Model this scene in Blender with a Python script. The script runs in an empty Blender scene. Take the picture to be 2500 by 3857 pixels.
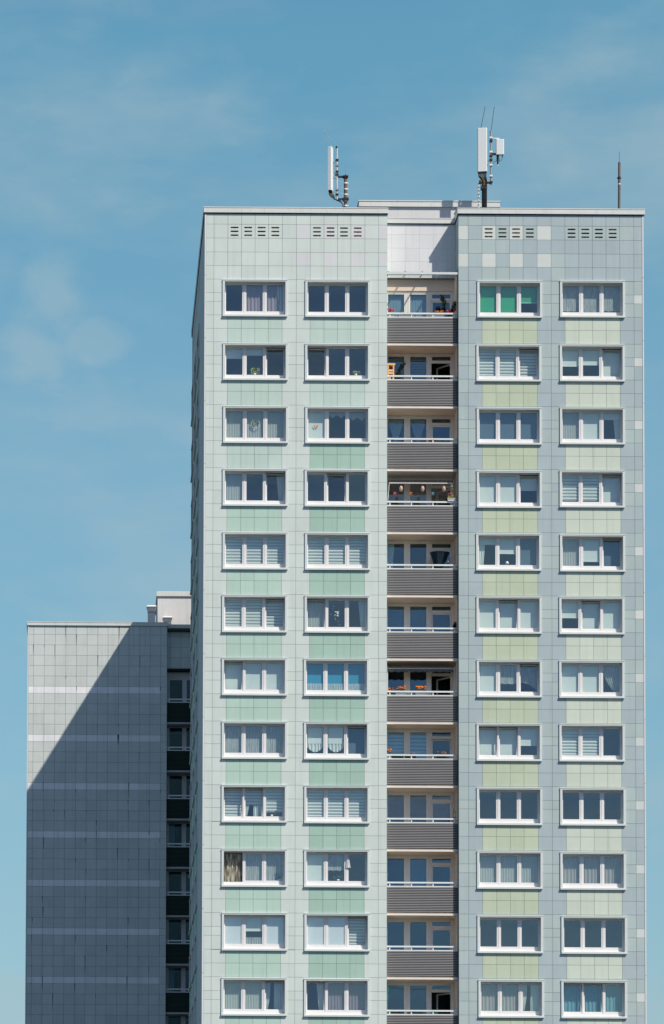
import bpy, bmesh, math, random
from mathutils import Vector, Matrix
random.seed(7)
S = bpy.context.scene
COL = S.collection
V = Vector

# ------------------------------------------------------------------ helpers
def lin(c):
    return tuple((x/255/12.92 if x/255 <= .04045 else ((x/255+.055)/1.055)**2.4) for x in c)

def tag(o, label=None, cat=None, group=None, kind=None):
    if label: o['label'] = label
    if cat: o['category'] = cat
    if group: o['group'] = group
    if kind: o['kind'] = kind
    return o

def empty(name, loc, rz=0.0):
    o = bpy.data.objects.new(name, None); COL.objects.link(o)
    o.location = loc; o.rotation_euler = (0, 0, rz); o.empty_display_size = .2
    return o

class Face:
    """A flat building face: origin, u (right), v (up), depth w goes into the building."""
    def __init__(s, o, u, v=(0, 0, 1)):
        s.o, s.u, s.v = V(o), V(u), V(v); s.n = s.u.cross(s.v)
    def p(s, u, v, w=0.0):
        return s.o + s.u*u + s.v*v - s.n*w
FLAT = Face((0, 0, 0), (1, 0, 0))

class MB:
    def __init__(s):
        s.v, s.f, s.m, s.t, s.sm = [], [], [], [], []
    def face(s, pts, mi=0, tone=.5, smooth=False):
        b = len(s.v); s.v += [tuple(p) for p in pts]
        s.f.append(tuple(range(b, b+len(pts)))); s.m.append(mi); s.t.append(tone); s.sm.append(smooth)
    def poly(s, pts, faces, mi=0, tone=.5, smooth=False):
        b = len(s.v); s.v += [tuple(p) for p in pts]
        for f in faces:
            s.f.append(tuple(b+i for i in f)); s.m.append(mi); s.t.append(tone); s.sm.append(smooth)
    def box(s, a, b, mi=0, tone=.5, M=None):
        x0, y0, z0 = a; x1, y1, z1 = b
        p = [V(q) for q in ((x0,y0,z0),(x1,y0,z0),(x1,y1,z0),(x0,y1,z0),(x0,y0,z1),(x1,y0,z1),(x1,y1,z1),(x0,y1,z1))]
        if M is not None: p = [M @ q for q in p]
        s.poly(p, ((0,3,2,1),(4,5,6,7),(0,1,5,4),(1,2,6,5),(2,3,7,6),(3,0,4,7)), mi, tone)
    def fbox(s, F, u0, u1, v0, v1, w0, w1, mi=0, tone=.5, back=True):
        p = [F.p(u0,v0,w0),F.p(u1,v0,w0),F.p(u1,v0,w1),F.p(u0,v0,w1),F.p(u0,v1,w0),F.p(u1,v1,w0),F.p(u1,v1,w1),F.p(u0,v1,w1)]
        fs = [(0,3,2,1),(4,5,6,7),(0,1,5,4),(1,2,6,5),(3,0,4,7)]
        if back: fs.append((2,3,7,6))
        s.poly(p, fs, mi, tone)
    def plate(s, F, u0, u1, v0, v1, holes, w, dep=0.0, mi=0, hmi=None, tone=.5):
        """front sheet at depth w with rectangular holes whose sides go dep further in"""
        us = sorted({u0, u1, *[h[i] for h in holes for i in (0, 1) if u0 < h[i] < u1]})
        vs = sorted({v0, v1, *[h[i] for h in holes for i in (2, 3) if v0 < h[i] < v1]})
        for a, b in zip(us, us[1:]):
            for c, d in zip(vs, vs[1:]):
                mu, mv = (a+b)/2, (c+d)/2
                if any(h[0] < mu < h[1] and h[2] < mv < h[3] for h in holes): continue
                s.face([F.p(a,c,w),F.p(b,c,w),F.p(b,d,w),F.p(a,d,w)], mi, tone)
        if dep:
            for h in holes:
                a, b, c, d = h[:4]; q = mi if hmi is None else hmi
                s.face([F.p(a,c,w),F.p(a,d,w),F.p(a,d,w+dep),F.p(a,c,w+dep)], q)
                s.face([F.p(b,d,w),F.p(b,c,w),F.p(b,c,w+dep),F.p(b,d,w+dep)], q)
                s.face([F.p(a,d,w),F.p(b,d,w),F.p(b,d,w+dep),F.p(a,d,w+dep)], q)
                s.face([F.p(b,c,w),F.p(a,c,w),F.p(a,c,w+dep),F.p(b,c,w+dep)], q)
    def tube(s, pts, r, n=8, mi=0, cap=True, tone=.5):
        pts = [V(p) for p in pts]; rs = r if isinstance(r, (list, tuple)) else [r]*len(pts)
        rings = []
        for i, p in enumerate(pts):
            d = (pts[min(i+1, len(pts)-1)]-pts[max(i-1, 0)]).normalized()
            a = d.cross(V((0, 1, 0)) if abs(d.y) < .9 else V((1, 0, 0))).normalized(); b = d.cross(a)
            rings.append([p+(a*math.cos(6.28318*k/n)+b*math.sin(6.28318*k/n))*rs[i] for k in range(n)])
        allp = [q for R in rings for q in R]; fs = []
        for i in range(len(pts)-1):
            for k in range(n):
                fs.append((i*n+k, i*n+(k+1) % n, (i+1)*n+(k+1) % n, (i+1)*n+k))
        s.poly(allp, fs, mi, tone, True)
        if cap:
            s.face(rings[0], mi, tone); s.face(rings[-1][::-1], mi, tone)
    def lathe(s, c, prof, n=14, mi=0, sy=1.0):
        c = V(c); pts = []
        for r, z in prof:
            pts += [c+V((r*math.cos(6.28318*k/n), sy*r*math.sin(6.28318*k/n), z)) for k in range(n)]
        fs = [(i*n+k, i*n+(k+1) % n, (i+1)*n+(k+1) % n, (i+1)*n+k) for i in range(len(prof)-1) for k in range(n)]
        s.poly(pts, fs, mi, .5, True)
    def build(s, name, mats, parent=None, loc=None, link=True):
        me = bpy.data.meshes.new(name)
        me.from_pydata(s.v, [], s.f)
        mats = mats if isinstance(mats, (list, tuple)) else [mats]
        for m in mats: me.materials.append(m)
        me.polygons.foreach_set('material_index', s.m)
        me.polygons.foreach_set('use_smooth', s.sm)
        at = me.attributes.new('tone', 'FLOAT', 'FACE'); at.data.foreach_set('value', s.t)
        me.update()
        return obj(name, me, parent, loc) if link else me

def obj(name, me, parent=None, loc=None):
    """link a mesh; without loc its coordinates are the world's, with loc they are local to the parent"""
    o = bpy.data.objects.new(name, me); COL.objects.link(o)
    if parent is not None: o.parent = parent
    if loc is not None: o.location = loc
    elif parent is not None:
        t = V((0, 0, 0)); q = parent
        while q is not None: t += q.location; q = q.parent
        o.location = -t
    return o

# ------------------------------------------------------------------ materials
def nodes(name):
    m = bpy.data.materials.new(name); m.use_nodes = True
    nt = m.node_tree; nt.nodes.clear()
    out = nt.nodes.new('ShaderNodeOutputMaterial')
    return m, nt, out, nt.nodes.new, nt.links.new

def pbr(name, rgb, rough=.6, spec=.3, var=.05, scale=.9, streak=0.0, tone=0.0, metal=0.0, bump=0.0, raw=False, trans=0.0, dark=.5, fine=0.0):
    """matt or glossy paint, metal, cloth: colour mottled by noise, per-piece tone, run-off streaks"""
    m, nt, out, N, L = nodes(name)
    c = rgb if raw else lin(rgb)
    b = N('ShaderNodeBsdfPrincipled'); b.inputs['Roughness'].default_value = rough
    b.inputs['Specular IOR Level'].default_value = spec; b.inputs['Metallic'].default_value = metal
    tc = N('ShaderNodeTexCoord'); geo = N('ShaderNodeNewGeometry')
    nz = N('ShaderNodeTexNoise'); nz.inputs['Scale'].default_value = scale; nz.inputs['Detail'].default_value = 5
    nz.inputs['Roughness'].default_value = .65
    L(geo.outputs['Position'], nz.inputs['Vector'])
    mr = N('ShaderNodeMapRange'); mr.inputs[1].default_value = .3; mr.inputs[2].default_value = .7
    mr.inputs[3].default_value = 1-var; mr.inputs[4].default_value = 1+var
    L(nz.outputs['Fac'], mr.inputs[0]); fac = mr.outputs[0]
    def mul(a, bsock):
        q = N('ShaderNodeMath'); q.operation = 'MULTIPLY'; L(a, q.inputs[0]); L(bsock, q.inputs[1]); return q.outputs[0]
    if tone:
        at = N('ShaderNodeAttribute'); at.attribute_name = 'tone'
        r2 = N('ShaderNodeMapRange'); r2.inputs[3].default_value = 1-tone; r2.inputs[4].default_value = 1+tone
        L(at.outputs['Fac'], r2.inputs[0]); fac = mul(fac, r2.outputs[0])
    if fine:
        nf = N('ShaderNodeTexNoise'); nf.inputs['Scale'].default_value = 14; nf.inputs['Detail'].default_value = 3
        L(geo.outputs['Position'], nf.inputs['Vector'])
        r4 = N('ShaderNodeMapRange'); r4.inputs[1].default_value = .3; r4.inputs[2].default_value = .7
        r4.inputs[3].default_value = 1-fine; r4.inputs[4].default_value = 1+fine
        L(nf.outputs['Fac'], r4.inputs[0]); fac = mul(fac, r4.outputs[0])
    if streak:
        mp = N('ShaderNodeMapping'); mp.inputs['Scale'].default_value = (3.2, 3.2, .16)
        L(geo.outputs['Position'], mp.inputs['Vector'])
        n2 = N('ShaderNodeTexNoise'); n2.inputs['Scale'].default_value = 1.6; n2.inputs['Detail'].default_value = 6
        L(mp.outputs[0], n2.inputs['Vector'])
        r3 = N('ShaderNodeMapRange'); r3.inputs[1].default_value = .52; r3.inputs[2].default_value = .78
        r3.inputs[3].default_value = 1; r3.inputs[4].default_value = 1-streak
        L(n2.outputs['Fac'], r3.inputs[0]); fac = mul(fac, r3.outputs[0])
    mx = N('ShaderNodeVectorMath'); mx.operation = 'SCALE'; mx.inputs[0].default_value = c[:3]
    L(fac, mx.inputs['Scale']); L(mx.outputs[0], b.inputs['Base Color'])
    if bump:
        bp = N('ShaderNodeBump'); bp.inputs['Strength'].default_value = bump; bp.inputs['Distance'].default_value = .01
        n3 = N('ShaderNodeTexNoise'); n3.inputs['Scale'].default_value = 40; L(geo.outputs['Position'], n3.inputs['Vector'])
        L(n3.outputs['Fac'], bp.inputs['Height']); L(bp.outputs[0], b.inputs['Normal'])
    if trans:
        tl = N('ShaderNodeBsdfTranslucent'); L(mx.outputs[0], tl.inputs['Color'])
        ms = N('ShaderNodeMixShader'); ms.inputs[0].default_value = trans
        L(b.outputs[0], ms.inputs[1]); L(tl.outputs[0], ms.inputs[2]); L(ms.outputs[0], out.inputs[0])
    else:
        L(b.outputs[0], out.inputs[0])
    return m

def glass(name, tint=(.91, .98, .965), refl=.14, rough=0.0, mirror=(.80, .96, .92)):
    m, nt, out, N, L = nodes(name)
    t = N('ShaderNodeBsdfTransparent'); t.inputs[0].default_value = (*tint, 1)
    g = N('ShaderNodeBsdfGlossy'); g.inputs['Roughness'].default_value = rough; g.inputs[0].default_value = (*mirror, 1)
    f = N('ShaderNodeFresnel')
    gb = N('ShaderNodeNewGeometry'); io = N('ShaderNodeMapRange'); io.inputs[3].default_value = 1.5; io.inputs[4].default_value = 1/1.5   # same from inside
    L(gb.outputs['Backfacing'], io.inputs[0]); L(io.outputs[0], f.inputs[0])
    q = N('ShaderNodeMath'); q.operation = 'MULTIPLY_ADD'; q.use_clamp = True; q.inputs[1].default_value = .8; q.inputs[2].default_value = refl
    # panes of a double glazing are never perfectly flat
    geo = N('ShaderNodeNewGeometry'); nz = N('ShaderNodeTexNoise'); nz.inputs['Scale'].default_value = .7
    bp = N('ShaderNodeBump'); bp.inputs['Strength'].default_value = .12; bp.inputs['Distance'].default_value = .12
    L(geo.outputs['Position'], nz.inputs['Vector']); L(nz.outputs['Fac'], bp.inputs['Height']); L(bp.outputs[0], g.inputs['Normal'])
    x = N('ShaderNodeMixShader'); L(f.outputs[0], q.inputs[0]); L(q.outputs[0], x.inputs[0])
    L(t.outputs[0], x.inputs[1]); L(g.outputs[0], x.inputs[2]); L(x.outputs[0], out.inputs[0])
    return m

def sheer(name, rgb, open_=.35, holes=0.0):
    m, nt, out, N, L = nodes(name)
    d = N('ShaderNodeBsdfDiffuse'); d.inputs[0].default_value = (*lin(rgb), 1)
    tl = N('ShaderNodeBsdfTranslucent'); tl.inputs[0].default_value = (*lin(rgb), 1)
    a = N('ShaderNodeMixShader'); a.inputs[0].default_value = .3
    L(d.outputs[0], a.inputs[1]); L(tl.outputs[0], a.inputs[2])
    t = N('ShaderNodeBsdfTransparent'); x = N('ShaderNodeMixShader'); x.inputs[0].default_value = open_
    if holes:
        geo = N('ShaderNodeNewGeometry'); nz = N('ShaderNodeTexNoise'); nz.inputs['Scale'].default_value = 1
        mp = N('ShaderNodeMapping'); mp.inputs['Scale'].default_value = (26, 26, 2.2)
        L(geo.outputs['Position'], mp.inputs[0]); L(mp.outputs[0], nz.inputs['Vector'])
        r = N('ShaderNodeMapRange'); r.inputs[1].default_value = .42; r.inputs[2].default_value = .56
        r.inputs[3].default_value = open_-holes; r.inputs[4].default_value = open_+holes
        L(nz.outputs['Fac'], r.inputs[0]); L(r.outputs[0], x.inputs[0])
    L(a.outputs[0], x.inputs[1]); L(t.outputs[0], x.inputs[2]); L(x.outputs[0], out.inputs[0])
    return m

T = dict(var=.03, tone=.035, streak=.08, rough=.9, spec=.05, fine=.015)
M = dict(
    grey=pbr('tile_pale_grey', (207,216,210), **T), white=pbr('tile_white', (214,215,215), **T),
    mintA=pbr('tile_mint', (182,207,194), **T), mintB=pbr('tile_mint_pale', (191,210,200), **T), mintC=pbr('tile_mint_deep', (167,195,181), **T),
    teal=pbr('tile_grey_teal', (177,191,189), **T), blue=pbr('tile_blue_grey', (173,187,190), **T),
    limeA=pbr('tile_lime', (191,201,177), **T), limeB=pbr('tile_lime_pale', (204,212,197), **T), offw=pbr('tile_off_white', (210,215,210), **T),
    rec=pbr('tile_recess_white', (219,219,220), **T),
    back=pbr('joint_dark', (134,140,137), rough=.9, var=.25), backw=pbr('joint_light', (150,152,152), rough=.9, var=.1),
    lb=pbr('tile_weathered', (203,209,206), var=.05, tone=.04, streak=.10, rough=.9, spec=.05, fine=.03),
    lbw=pbr('tile_weathered_white', (236,236,238), var=.05, tone=.04, streak=.15, rough=.9, spec=.05, fine=.03),
    lbj=pbr('joint_black', (84,86,88), rough=.9, var=.3), soot=pbr('soot', (92,96,98), rough=1, var=.3, scale=4),
    cap=pbr('parapet_sheet', (214,216,211), rough=.4, streak=.1, var=.04), strip=pbr('corner_strip', (219,220,219), rough=.45),
    cas=pbr('window_surround_sheet', (212,217,214), rough=.4, var=.03), pvc=pbr('window_plastic', (226,223,221), rough=.35, var=.02),
    pvcb=pbr('balcony_window_plastic', (240,233,225), rough=.4, var=.03),
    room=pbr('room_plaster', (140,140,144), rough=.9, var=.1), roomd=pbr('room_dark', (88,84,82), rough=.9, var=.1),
    glass=glass('window_glass'), glassb=glass('balcony_glass', (.66,.82,.90), .13, 0, (.62, .88, 1.0)), canopy=glass('canopy_glass', (.90,.94,.93), .04),
    blind=pbr('blind_cloth', (232,236,230), rough=.8, var=.02, trans=.08), zeb=pbr('pleat_cloth', (230,233,228), rough=.8, var=.02, trans=.08),
    zebd=sheer('pleat_gauze', (206,210,208), .14),
    sheer=sheer('sheer_curtain', (226,230,226), .22), lace=sheer('lace_curtain', (230,232,230), .30, .12), drape=pbr('curtain_cloth', (226,230,224), rough=.9, var=.04, trans=.15),
    greenb=pbr('green_blind', (70,196,140), rough=.8, var=.03, trans=.3), blueb=pbr('slate_blind', (104,124,140), rough=.8, var=.03, trans=.2),
    purple=sheer('mauve_curtain', (176,160,180), .22), beige=sheer('beige_curtain', (206,200,196), .15), aqua=sheer('aqua_curtain', (150,205,215), .22),
    cyanb=pbr('turquoise_blind', (70,170,205), rough=.8, var=.03, trans=.3), foil=pbr('white_foil', (228,230,234), rough=.35, var=.03),
    cream=sheer('cream_lace', (225,216,196), .42, .36), pink=sheer('rose_curtain', (214,196,204), .25), brownb=pbr('wood_slat', (122,126,128), rough=.7, var=.05),
    corr=pbr('corrugated_panel_paint', (142,140,140), rough=.5, var=.04), corrd=pbr('panel_shade', (30,30,32), rough=.8),
    corrg=pbr('corrugated_green', (36,58,48), rough=.6, var=.05),
    rail=pbr('rail_paint', (226,229,226), rough=.4, var=.03), slab=pbr('slab_render', (226,222,214), rough=.85, var=.04), soff=pbr('balcony_render', (240,218,200), rough=.9, var=.05),
    steel=pbr('galvanised_steel', (150,154,158), rough=.4, metal=.15, var=.1, scale=8), galvl=pbr('pale_zinc', (190,194,194), rough=.6, var=.08, scale=6), rust=pbr('rusty_steel', (112,92,80), rough=.7, var=.25, scale=6),
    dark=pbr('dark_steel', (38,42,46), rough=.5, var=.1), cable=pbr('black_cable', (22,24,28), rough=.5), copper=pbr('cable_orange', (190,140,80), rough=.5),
    ant=pbr('antenna_cover', (222,226,224), rough=.4, var=.02), plast=pbr('rendered_wall', (213,212,210), rough=.9, var=.05, streak=.16, scale=.6),
    roof=pbr('bitumen', (70,72,74), rough=.95, var=.1), nest=pbr('insulation', (170,140,105), rough=1, var=.5, scale=25),
    leaf=pbr('leaf', (58,84,44), rough=.6, var=.3, scale=12), leafd=pbr('leaf_dark', (30,48,36), rough=.6, var=.3, scale=12), leafy=pbr('leaf_yellow', (170,170,50), rough=.6, var=.3, scale=12),
    red=pbr('petal_red', (222,60,64), rough=.6, var=.2, scale=20), pinkf=pbr('petal_pink', (236,110,150), rough=.6, var=.2, scale=20), orange=pbr('petal_orange', (240,130,20), rough=.6, var=.2, scale=20),
    wht=pbr('white_plastic', (222,224,222), rough=.5, var=.03), terra=pbr('terracotta', (170,84,60), rough=.8, var=.1), pine=pbr('pine_wood', (226,180,130), rough=.7, var=.12, scale=6),
    paper=pbr('paper_shade', (230,200,186), rough=.9, var=.04, trans=.3), awng=pbr('grey_awning', (112,116,112), rough=.9, var=.05, trans=.2), awnb=pbr('brown_awning', (92,78,72), rough=.9, var=.1),
    navy=pbr('navy_cloth', (24,48,60), rough=.9, var=.1, trans=.1), green=pbr('green_plastic', (40,150,110), rough=.5), dgreen=pbr('planter_green', (46,64,50), rough=.6),
    turq=pbr('foil_turquoise', (110,190,200), rough=.3), net=pbr('net_cord', (150,146,138), rough=.8), bird=pbr('bird_plumage', (34,34,38), rough=.9, var=.2, scale=30),
    grass=pbr('ground_cover', (58,64,62), rough=1, var=.3, scale=.05), galv=pbr('vent_cowl', (150,156,162), rough=.45, var=.08), shaft=pbr('vent_shaft', (88,104,120), rough=.6, var=.06),
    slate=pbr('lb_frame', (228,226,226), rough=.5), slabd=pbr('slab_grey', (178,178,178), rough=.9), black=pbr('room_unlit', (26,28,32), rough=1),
)
MATS = list(M.values()); MI = {k: i for i, k in enumerate(M)}

# ------------------------------------------------------------------ tiled walls
RT = 47.49                                   # first window storey's upper joint
STOREY = 2.8
def zjoints(lo, top):
    z = [j for j in (50.452, 49.951, 49.328, 48.708, 48.098) if j <= top+.01]
    k = 0
    while RT-STOREY*k > lo:
        b = RT-STOREY*k
        z += [b, b-.605, b-.995, b-1.60, b-2.20]; k += 1
    return sorted([q for q in z if lo < q <= top+.01]+[lo])

def tiles(mb, F, us, vs, holes, colour, gap=.012, thick=.012):
    """cladding panels cut round the openings, each a raised slab with an open joint"""
    g = gap/2
    for i, (u0, u1) in enumerate(zip(us, us[1:])):
        for j, (v0, v1) in enumerate(zip(vs, vs[1:])):
            mi = colour(i, j, (u0+u1)/2, (v0+v1)/2)
            if mi is None: continue
            tn = random.random()
            rects = [(u0+g, u1-g, v0+g, v1-g)]
            for h in holes:
                nr = []
                for (a, b, c, d) in rects:
                    if h[1] <= a or h[0] >= b or h[3] <= c or h[2] >= d: nr.append((a, b, c, d)); continue
                    if c < h[2]: nr.append((a, b, c, h[2]))
                    if h[3] < d: nr.append((a, b, h[3], d))
                    c2, d2 = max(c, h[2]), min(d, h[3])
                    if a < h[0]: nr.append((a, h[0], c2, d2))
                    if h[1] < b: nr.append((h[1], b, c2, d2))
                rects = nr
            for (a, b, c, d) in rects:
                if b-a > .02 and d-c > .02:
                    mb.fbox(F, a, b, c, d, 0, thick, mi, tn, back=False)

# ------------------------------------------------------------------ the tower
TX, TY = 14.3, 125.0
tower = empty('apartment_tower', (TX, TY, 0))
tag(tower, 'tall pale tiled apartment tower with mint and lime panels and a stack of balconies', 'apartment tower')
FR = Face((0, 125, 0), (1, 0, 0))
WW, WH = 2.846, 1.647
PX = [5.5055, 9.1029, 16.6262, 20.2528]
JIT = [[(-3,2),(-1,-2),(1,-2),(0,-1),(1,-2),(-1,0),(-1,2),(0,3),(0,4),(1,2),(3,4),(2,0)],
       [(0,1),(0,-2),(1,-2),(-1,-2),(1,-2),(0,0),(-3,1),(-2,2),(0,2),(0,2),(2,3),(1,-2)],
       [(3,3),(-1,-1),(0,-2),(0,-3),(-3,-1),(-2,1),(-1,0),(-2,0),(-1,-1),(0,0),(1,-1),(5,-2)],
       [(4,6),(2,1),(2,1),(0,1),(1,-3),(-3,0),(-4,-1),(-4,0),(-1,-1),(-1,-2),(3,-2),(2,-3)]]
def wpos(c, r):
    dx, dz = JIT[c][r]
    return PX[c]+dx/100, 47.4455-STOREY*r+dz/100
HOLES = []
for c in range(4):
    for r in range(12):
        x, z = wpos(c, r); HOLES.append((x+.03, x+WW-.03, z-WH+.03, z-.03))
JL = [4.747,5.086,5.697,6.302,6.895,7.490,8.094,8.714,9.322,9.925,10.520,11.107,11.722,12.329,12.706]
JR = [15.832,16.264,16.872,17.479,18.078,18.677,19.293,19.909,20.516,21.124,21.723,22.322,22.930,23.546,23.912]
ZJ = zjoints(0.0, 50.452)
def storey_slot(z):
    """(storey, slot): slot 0 upper window tile, 1 low tile, 2 sill tile, 3-4 the two bands below; storey -1 above the windows"""
    if z > RT: return -1, 0
    k = int((RT-z)//STOREY); d = RT-z-k*STOREY
    return k, (0 if d < .605 else 1 if d < .995 else 2 if d < 1.6 else 3 if d < 2.2 else 4)
def top_row(z):
    for n, (a, b) in enumerate(((49.951,50.5),(49.328,49.951),(48.708,49.328),(48.098,48.708),(47.49,48.098))):
        if a < z < b: return n
def col_left(i, j, u, z):
    k, s = storey_slot(z)
    if k < 0:
        t = top_row(z)
        if t == 1 and 3 <= i-1+1 <= 0: return MI['grey']
        if t == 1 and i in (2,3,4,5,8,9,10,11): return None          # ventilation tiles
        if (t == 1 and i in (7,13)) or (t == 3 and i in (7,9,11,13)): return MI['white']
        return MI['grey']
    if s >= 3 or s == 2:
        if 2 <= i <= 5: return MI['mintB'] if k < 3 else MI['mintA']
        if 8 <= i <= 11: return MI['mintB'] if k < 2 else MI['mintC']
    return MI['grey']
def col_right(i, j, u, z):
    k, s = storey_slot(z)
    if k < 0:
        t = top_row(z)
        if t == 1 and i in (2,3,4,5,8,9,10,11): return None
        if (t == 1 and i in (0,6)) or (t == 3 and i in (0,2,4,6)): return MI['offw']
        if t in (0,2) and i in (0,1): return MI['teal']
        return MI['blue'] if random.random() < .8 else MI['teal']
    if s >= 2 and s != 2 or s == 2 and (2 <= i <= 5 or 8 <= i <= 11):
        if 2 <= i <= 5: return MI['limeA']
        if 8 <= i <= 11: return MI['limeB']
        return MI['blue'] if i not in (0,) or s == 4 else MI['teal']
    if s == 1 and i == 13: return MI['offw']
    return MI['teal'] if random.random() < .8 else MI['blue']

wall = MB()
VENTS = [(a, b) for a, b in zip(JL, JL[1:])]; VENTR = list(zip(JR, JR[1:]))
VH = [(q[0], q[1]) for q in (VENTS[2:6]+VENTS[8:12]+VENTR[2:6]+VENTR[8:12])]
vh = [(a+.05, b-.05, 49.36, 49.92) for a, b in VH]
wall.plate(FR, 4.70, 12.706, 0, 50.45, [h for h in HOLES+vh if h[0] < 12.7], .012, .2, MI['back'])
wall.plate(FR, 15.832, 23.94, 0, 50.45, [h for h in HOLES+vh if h[0] > 13], .012, .2, MI['back'])
tiles(wall, FR, JL, ZJ, HOLES, col_left)
tiles(wall, FR, JR, ZJ, HOLES, col_right)
# recess back wall above the top balcony
FB = Face((0, 126.0, 0), (1, 0, 0))
wall.plate(FB, 12.70, 15.834, 47.96, 50.42, [], .012, 0, MI['backw'])
zr = [47.96, 48.70, 49.30, 49.91, 50.41]
tiles(wall, FB, [12.71,13.01,13.62,14.24,14.85,15.46,15.834], zr, [], lambda *a: MI['rec'], gap=.006)
wall.face([(12.70,126.0,47.96),(15.834,126.0,47.96),(15.834,126.3,47.96),(12.70,126.3,47.96)], MI['back'])
# return walls of the recess
FI = Face((15.834, 126.3, 0), (0, -1, 0))
wall.plate(FI, 0, 1.288, 0, 50.45, [], .012, 0, MI['back'])
tiles(wall, FI, [.30, .70, 1.288], [z for z in ZJ if z > 47.9], [], lambda *a: MI['teal'])
FO = Face((12.706, 125.012, 0), (0, 1, 0))
wall.plate(FO, 0, 1.288, 0, 50.45, [], 0, 0, MI['grey'])
# side wall seen edge-on at the left
FS = Face((4.681, 141.0, 0), (0, -1, 0))
SC = [132.0, 135.6, 139.2]
SH = []
for yc in SC:
    for r in range(12):
        z = 47.4455-STOREY*r; u = 141-yc
        SH.append((u-WW/2+.03, u+WW/2-.03, z-WH+.03, z-.03))
js = [16.0-.02]+[16-.36-.605*k for k in range(26)]+[0]
js = sorted({round(q, 3) for q in js})
SV = [(141-yc-1.21+.605*n+.05, 141-yc-1.21+.605*(n+1)-.05, 49.36, 49.92) for yc in SC for n in range(4)]
wall.plate(FS, 0, 15.99, 0, 50.45, SH, .012, .2, MI['back'])
def col_side(i, j, u, z):
    k, s = storey_slot(z)
    if k >= 0 and s >= 2 and any(abs(141-u-yc) < 1.2 for yc in SC): return MI['mintC']
    return MI['grey']
tiles(wall, FS, js, ZJ, SH, col_side)
# right and rear faces
FRT = Face((23.96, 125.02, 0), (0, 1, 0)); wall.plate(FRT, 0, 15.98, 0, 50.45, [], 0, 0, MI['teal'])
FRE = Face((23.96, 141.0, 0), (-1, 0, 0)); wall.plate(FRE, 0, 19.28, 0, 50.45, [], 0, 0, MI['grey'])
wall.build('wall', MATS, tower)

mb = MB()
mb.box((4.72, 125.05, 50.18), (12.69, 141, 50.28)); mb.box((12.69, 126.05, 50.18), (15.85, 141, 50.28)); mb.box((15.85, 125.05, 50.18), (23.95, 141, 50.28))
mb.build('roof', M['roof'], tower)

# white metal corner strips, in storey-high lengths
for xa, xb in ((4.681, 4.745), (23.914, 23.972)):
    mb = MB(); z = 50.45
    while z > 0:
        z2 = max(0, z-2.79); mb.box((xa, 124.985, z2+.008), (xb, 125.03, z)); z -= 2.8
    mb.build('corner_strip', M['strip'], tower)

def capping(name, parent, segs, m, seam=2.9):
    """sheet metal parapet capping: boxes with small raised seams"""
    b = MB()
    for (x0, x1, y0, y1, z0, z1) in segs:
        b.box((x0, y0, z0), (x1, y1, z1))
        b.box((x0-.012, y0-.012, z1-.035), (x1+.012, y1+.012, z1+.006))
        n = max(1, round((x1-x0)/seam))
        for k in range(1, n):
            xs = x0+(x1-x0)*k/n+random.uniform(-.2, .2)
            b.box((xs, y0-.006, z0+.004), (xs+.022, y0, z1-.036))
    return b.build(name, m, parent)
capping('parapet_capping', tower, [(4.63, 12.75, 124.93, 125.25, 50.455, 50.70), (4.635, 4.86, 125.25, 141.04, 50.455, 50.70), (12.45, 12.75, 125.25, 126.3, 50.455, 50.70)], M['cap'])
capping('parapet_capping', tower, [(15.79, 24.03, 124.93, 125.25, 50.47, 50.715), (15.79, 16.1, 125.25, 126.3, 50.47, 50.715), (23.75, 24.03, 125.25, 141.1, 50.47, 50.715)], M['cap'])
capping('parapet_capping', tower, [(12.752, 15.788, 125.93, 126.25, 50.405, 50.64)], M['cap'])

# black strips that paint in the shade line under the cappings
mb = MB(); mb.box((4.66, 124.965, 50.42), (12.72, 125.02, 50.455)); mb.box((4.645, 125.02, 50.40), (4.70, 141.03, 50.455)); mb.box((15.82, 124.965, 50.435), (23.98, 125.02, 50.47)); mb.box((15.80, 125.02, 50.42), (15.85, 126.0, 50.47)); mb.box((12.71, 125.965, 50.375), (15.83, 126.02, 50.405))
mb.build('shade_strip', M['cable'], tower)
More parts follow.
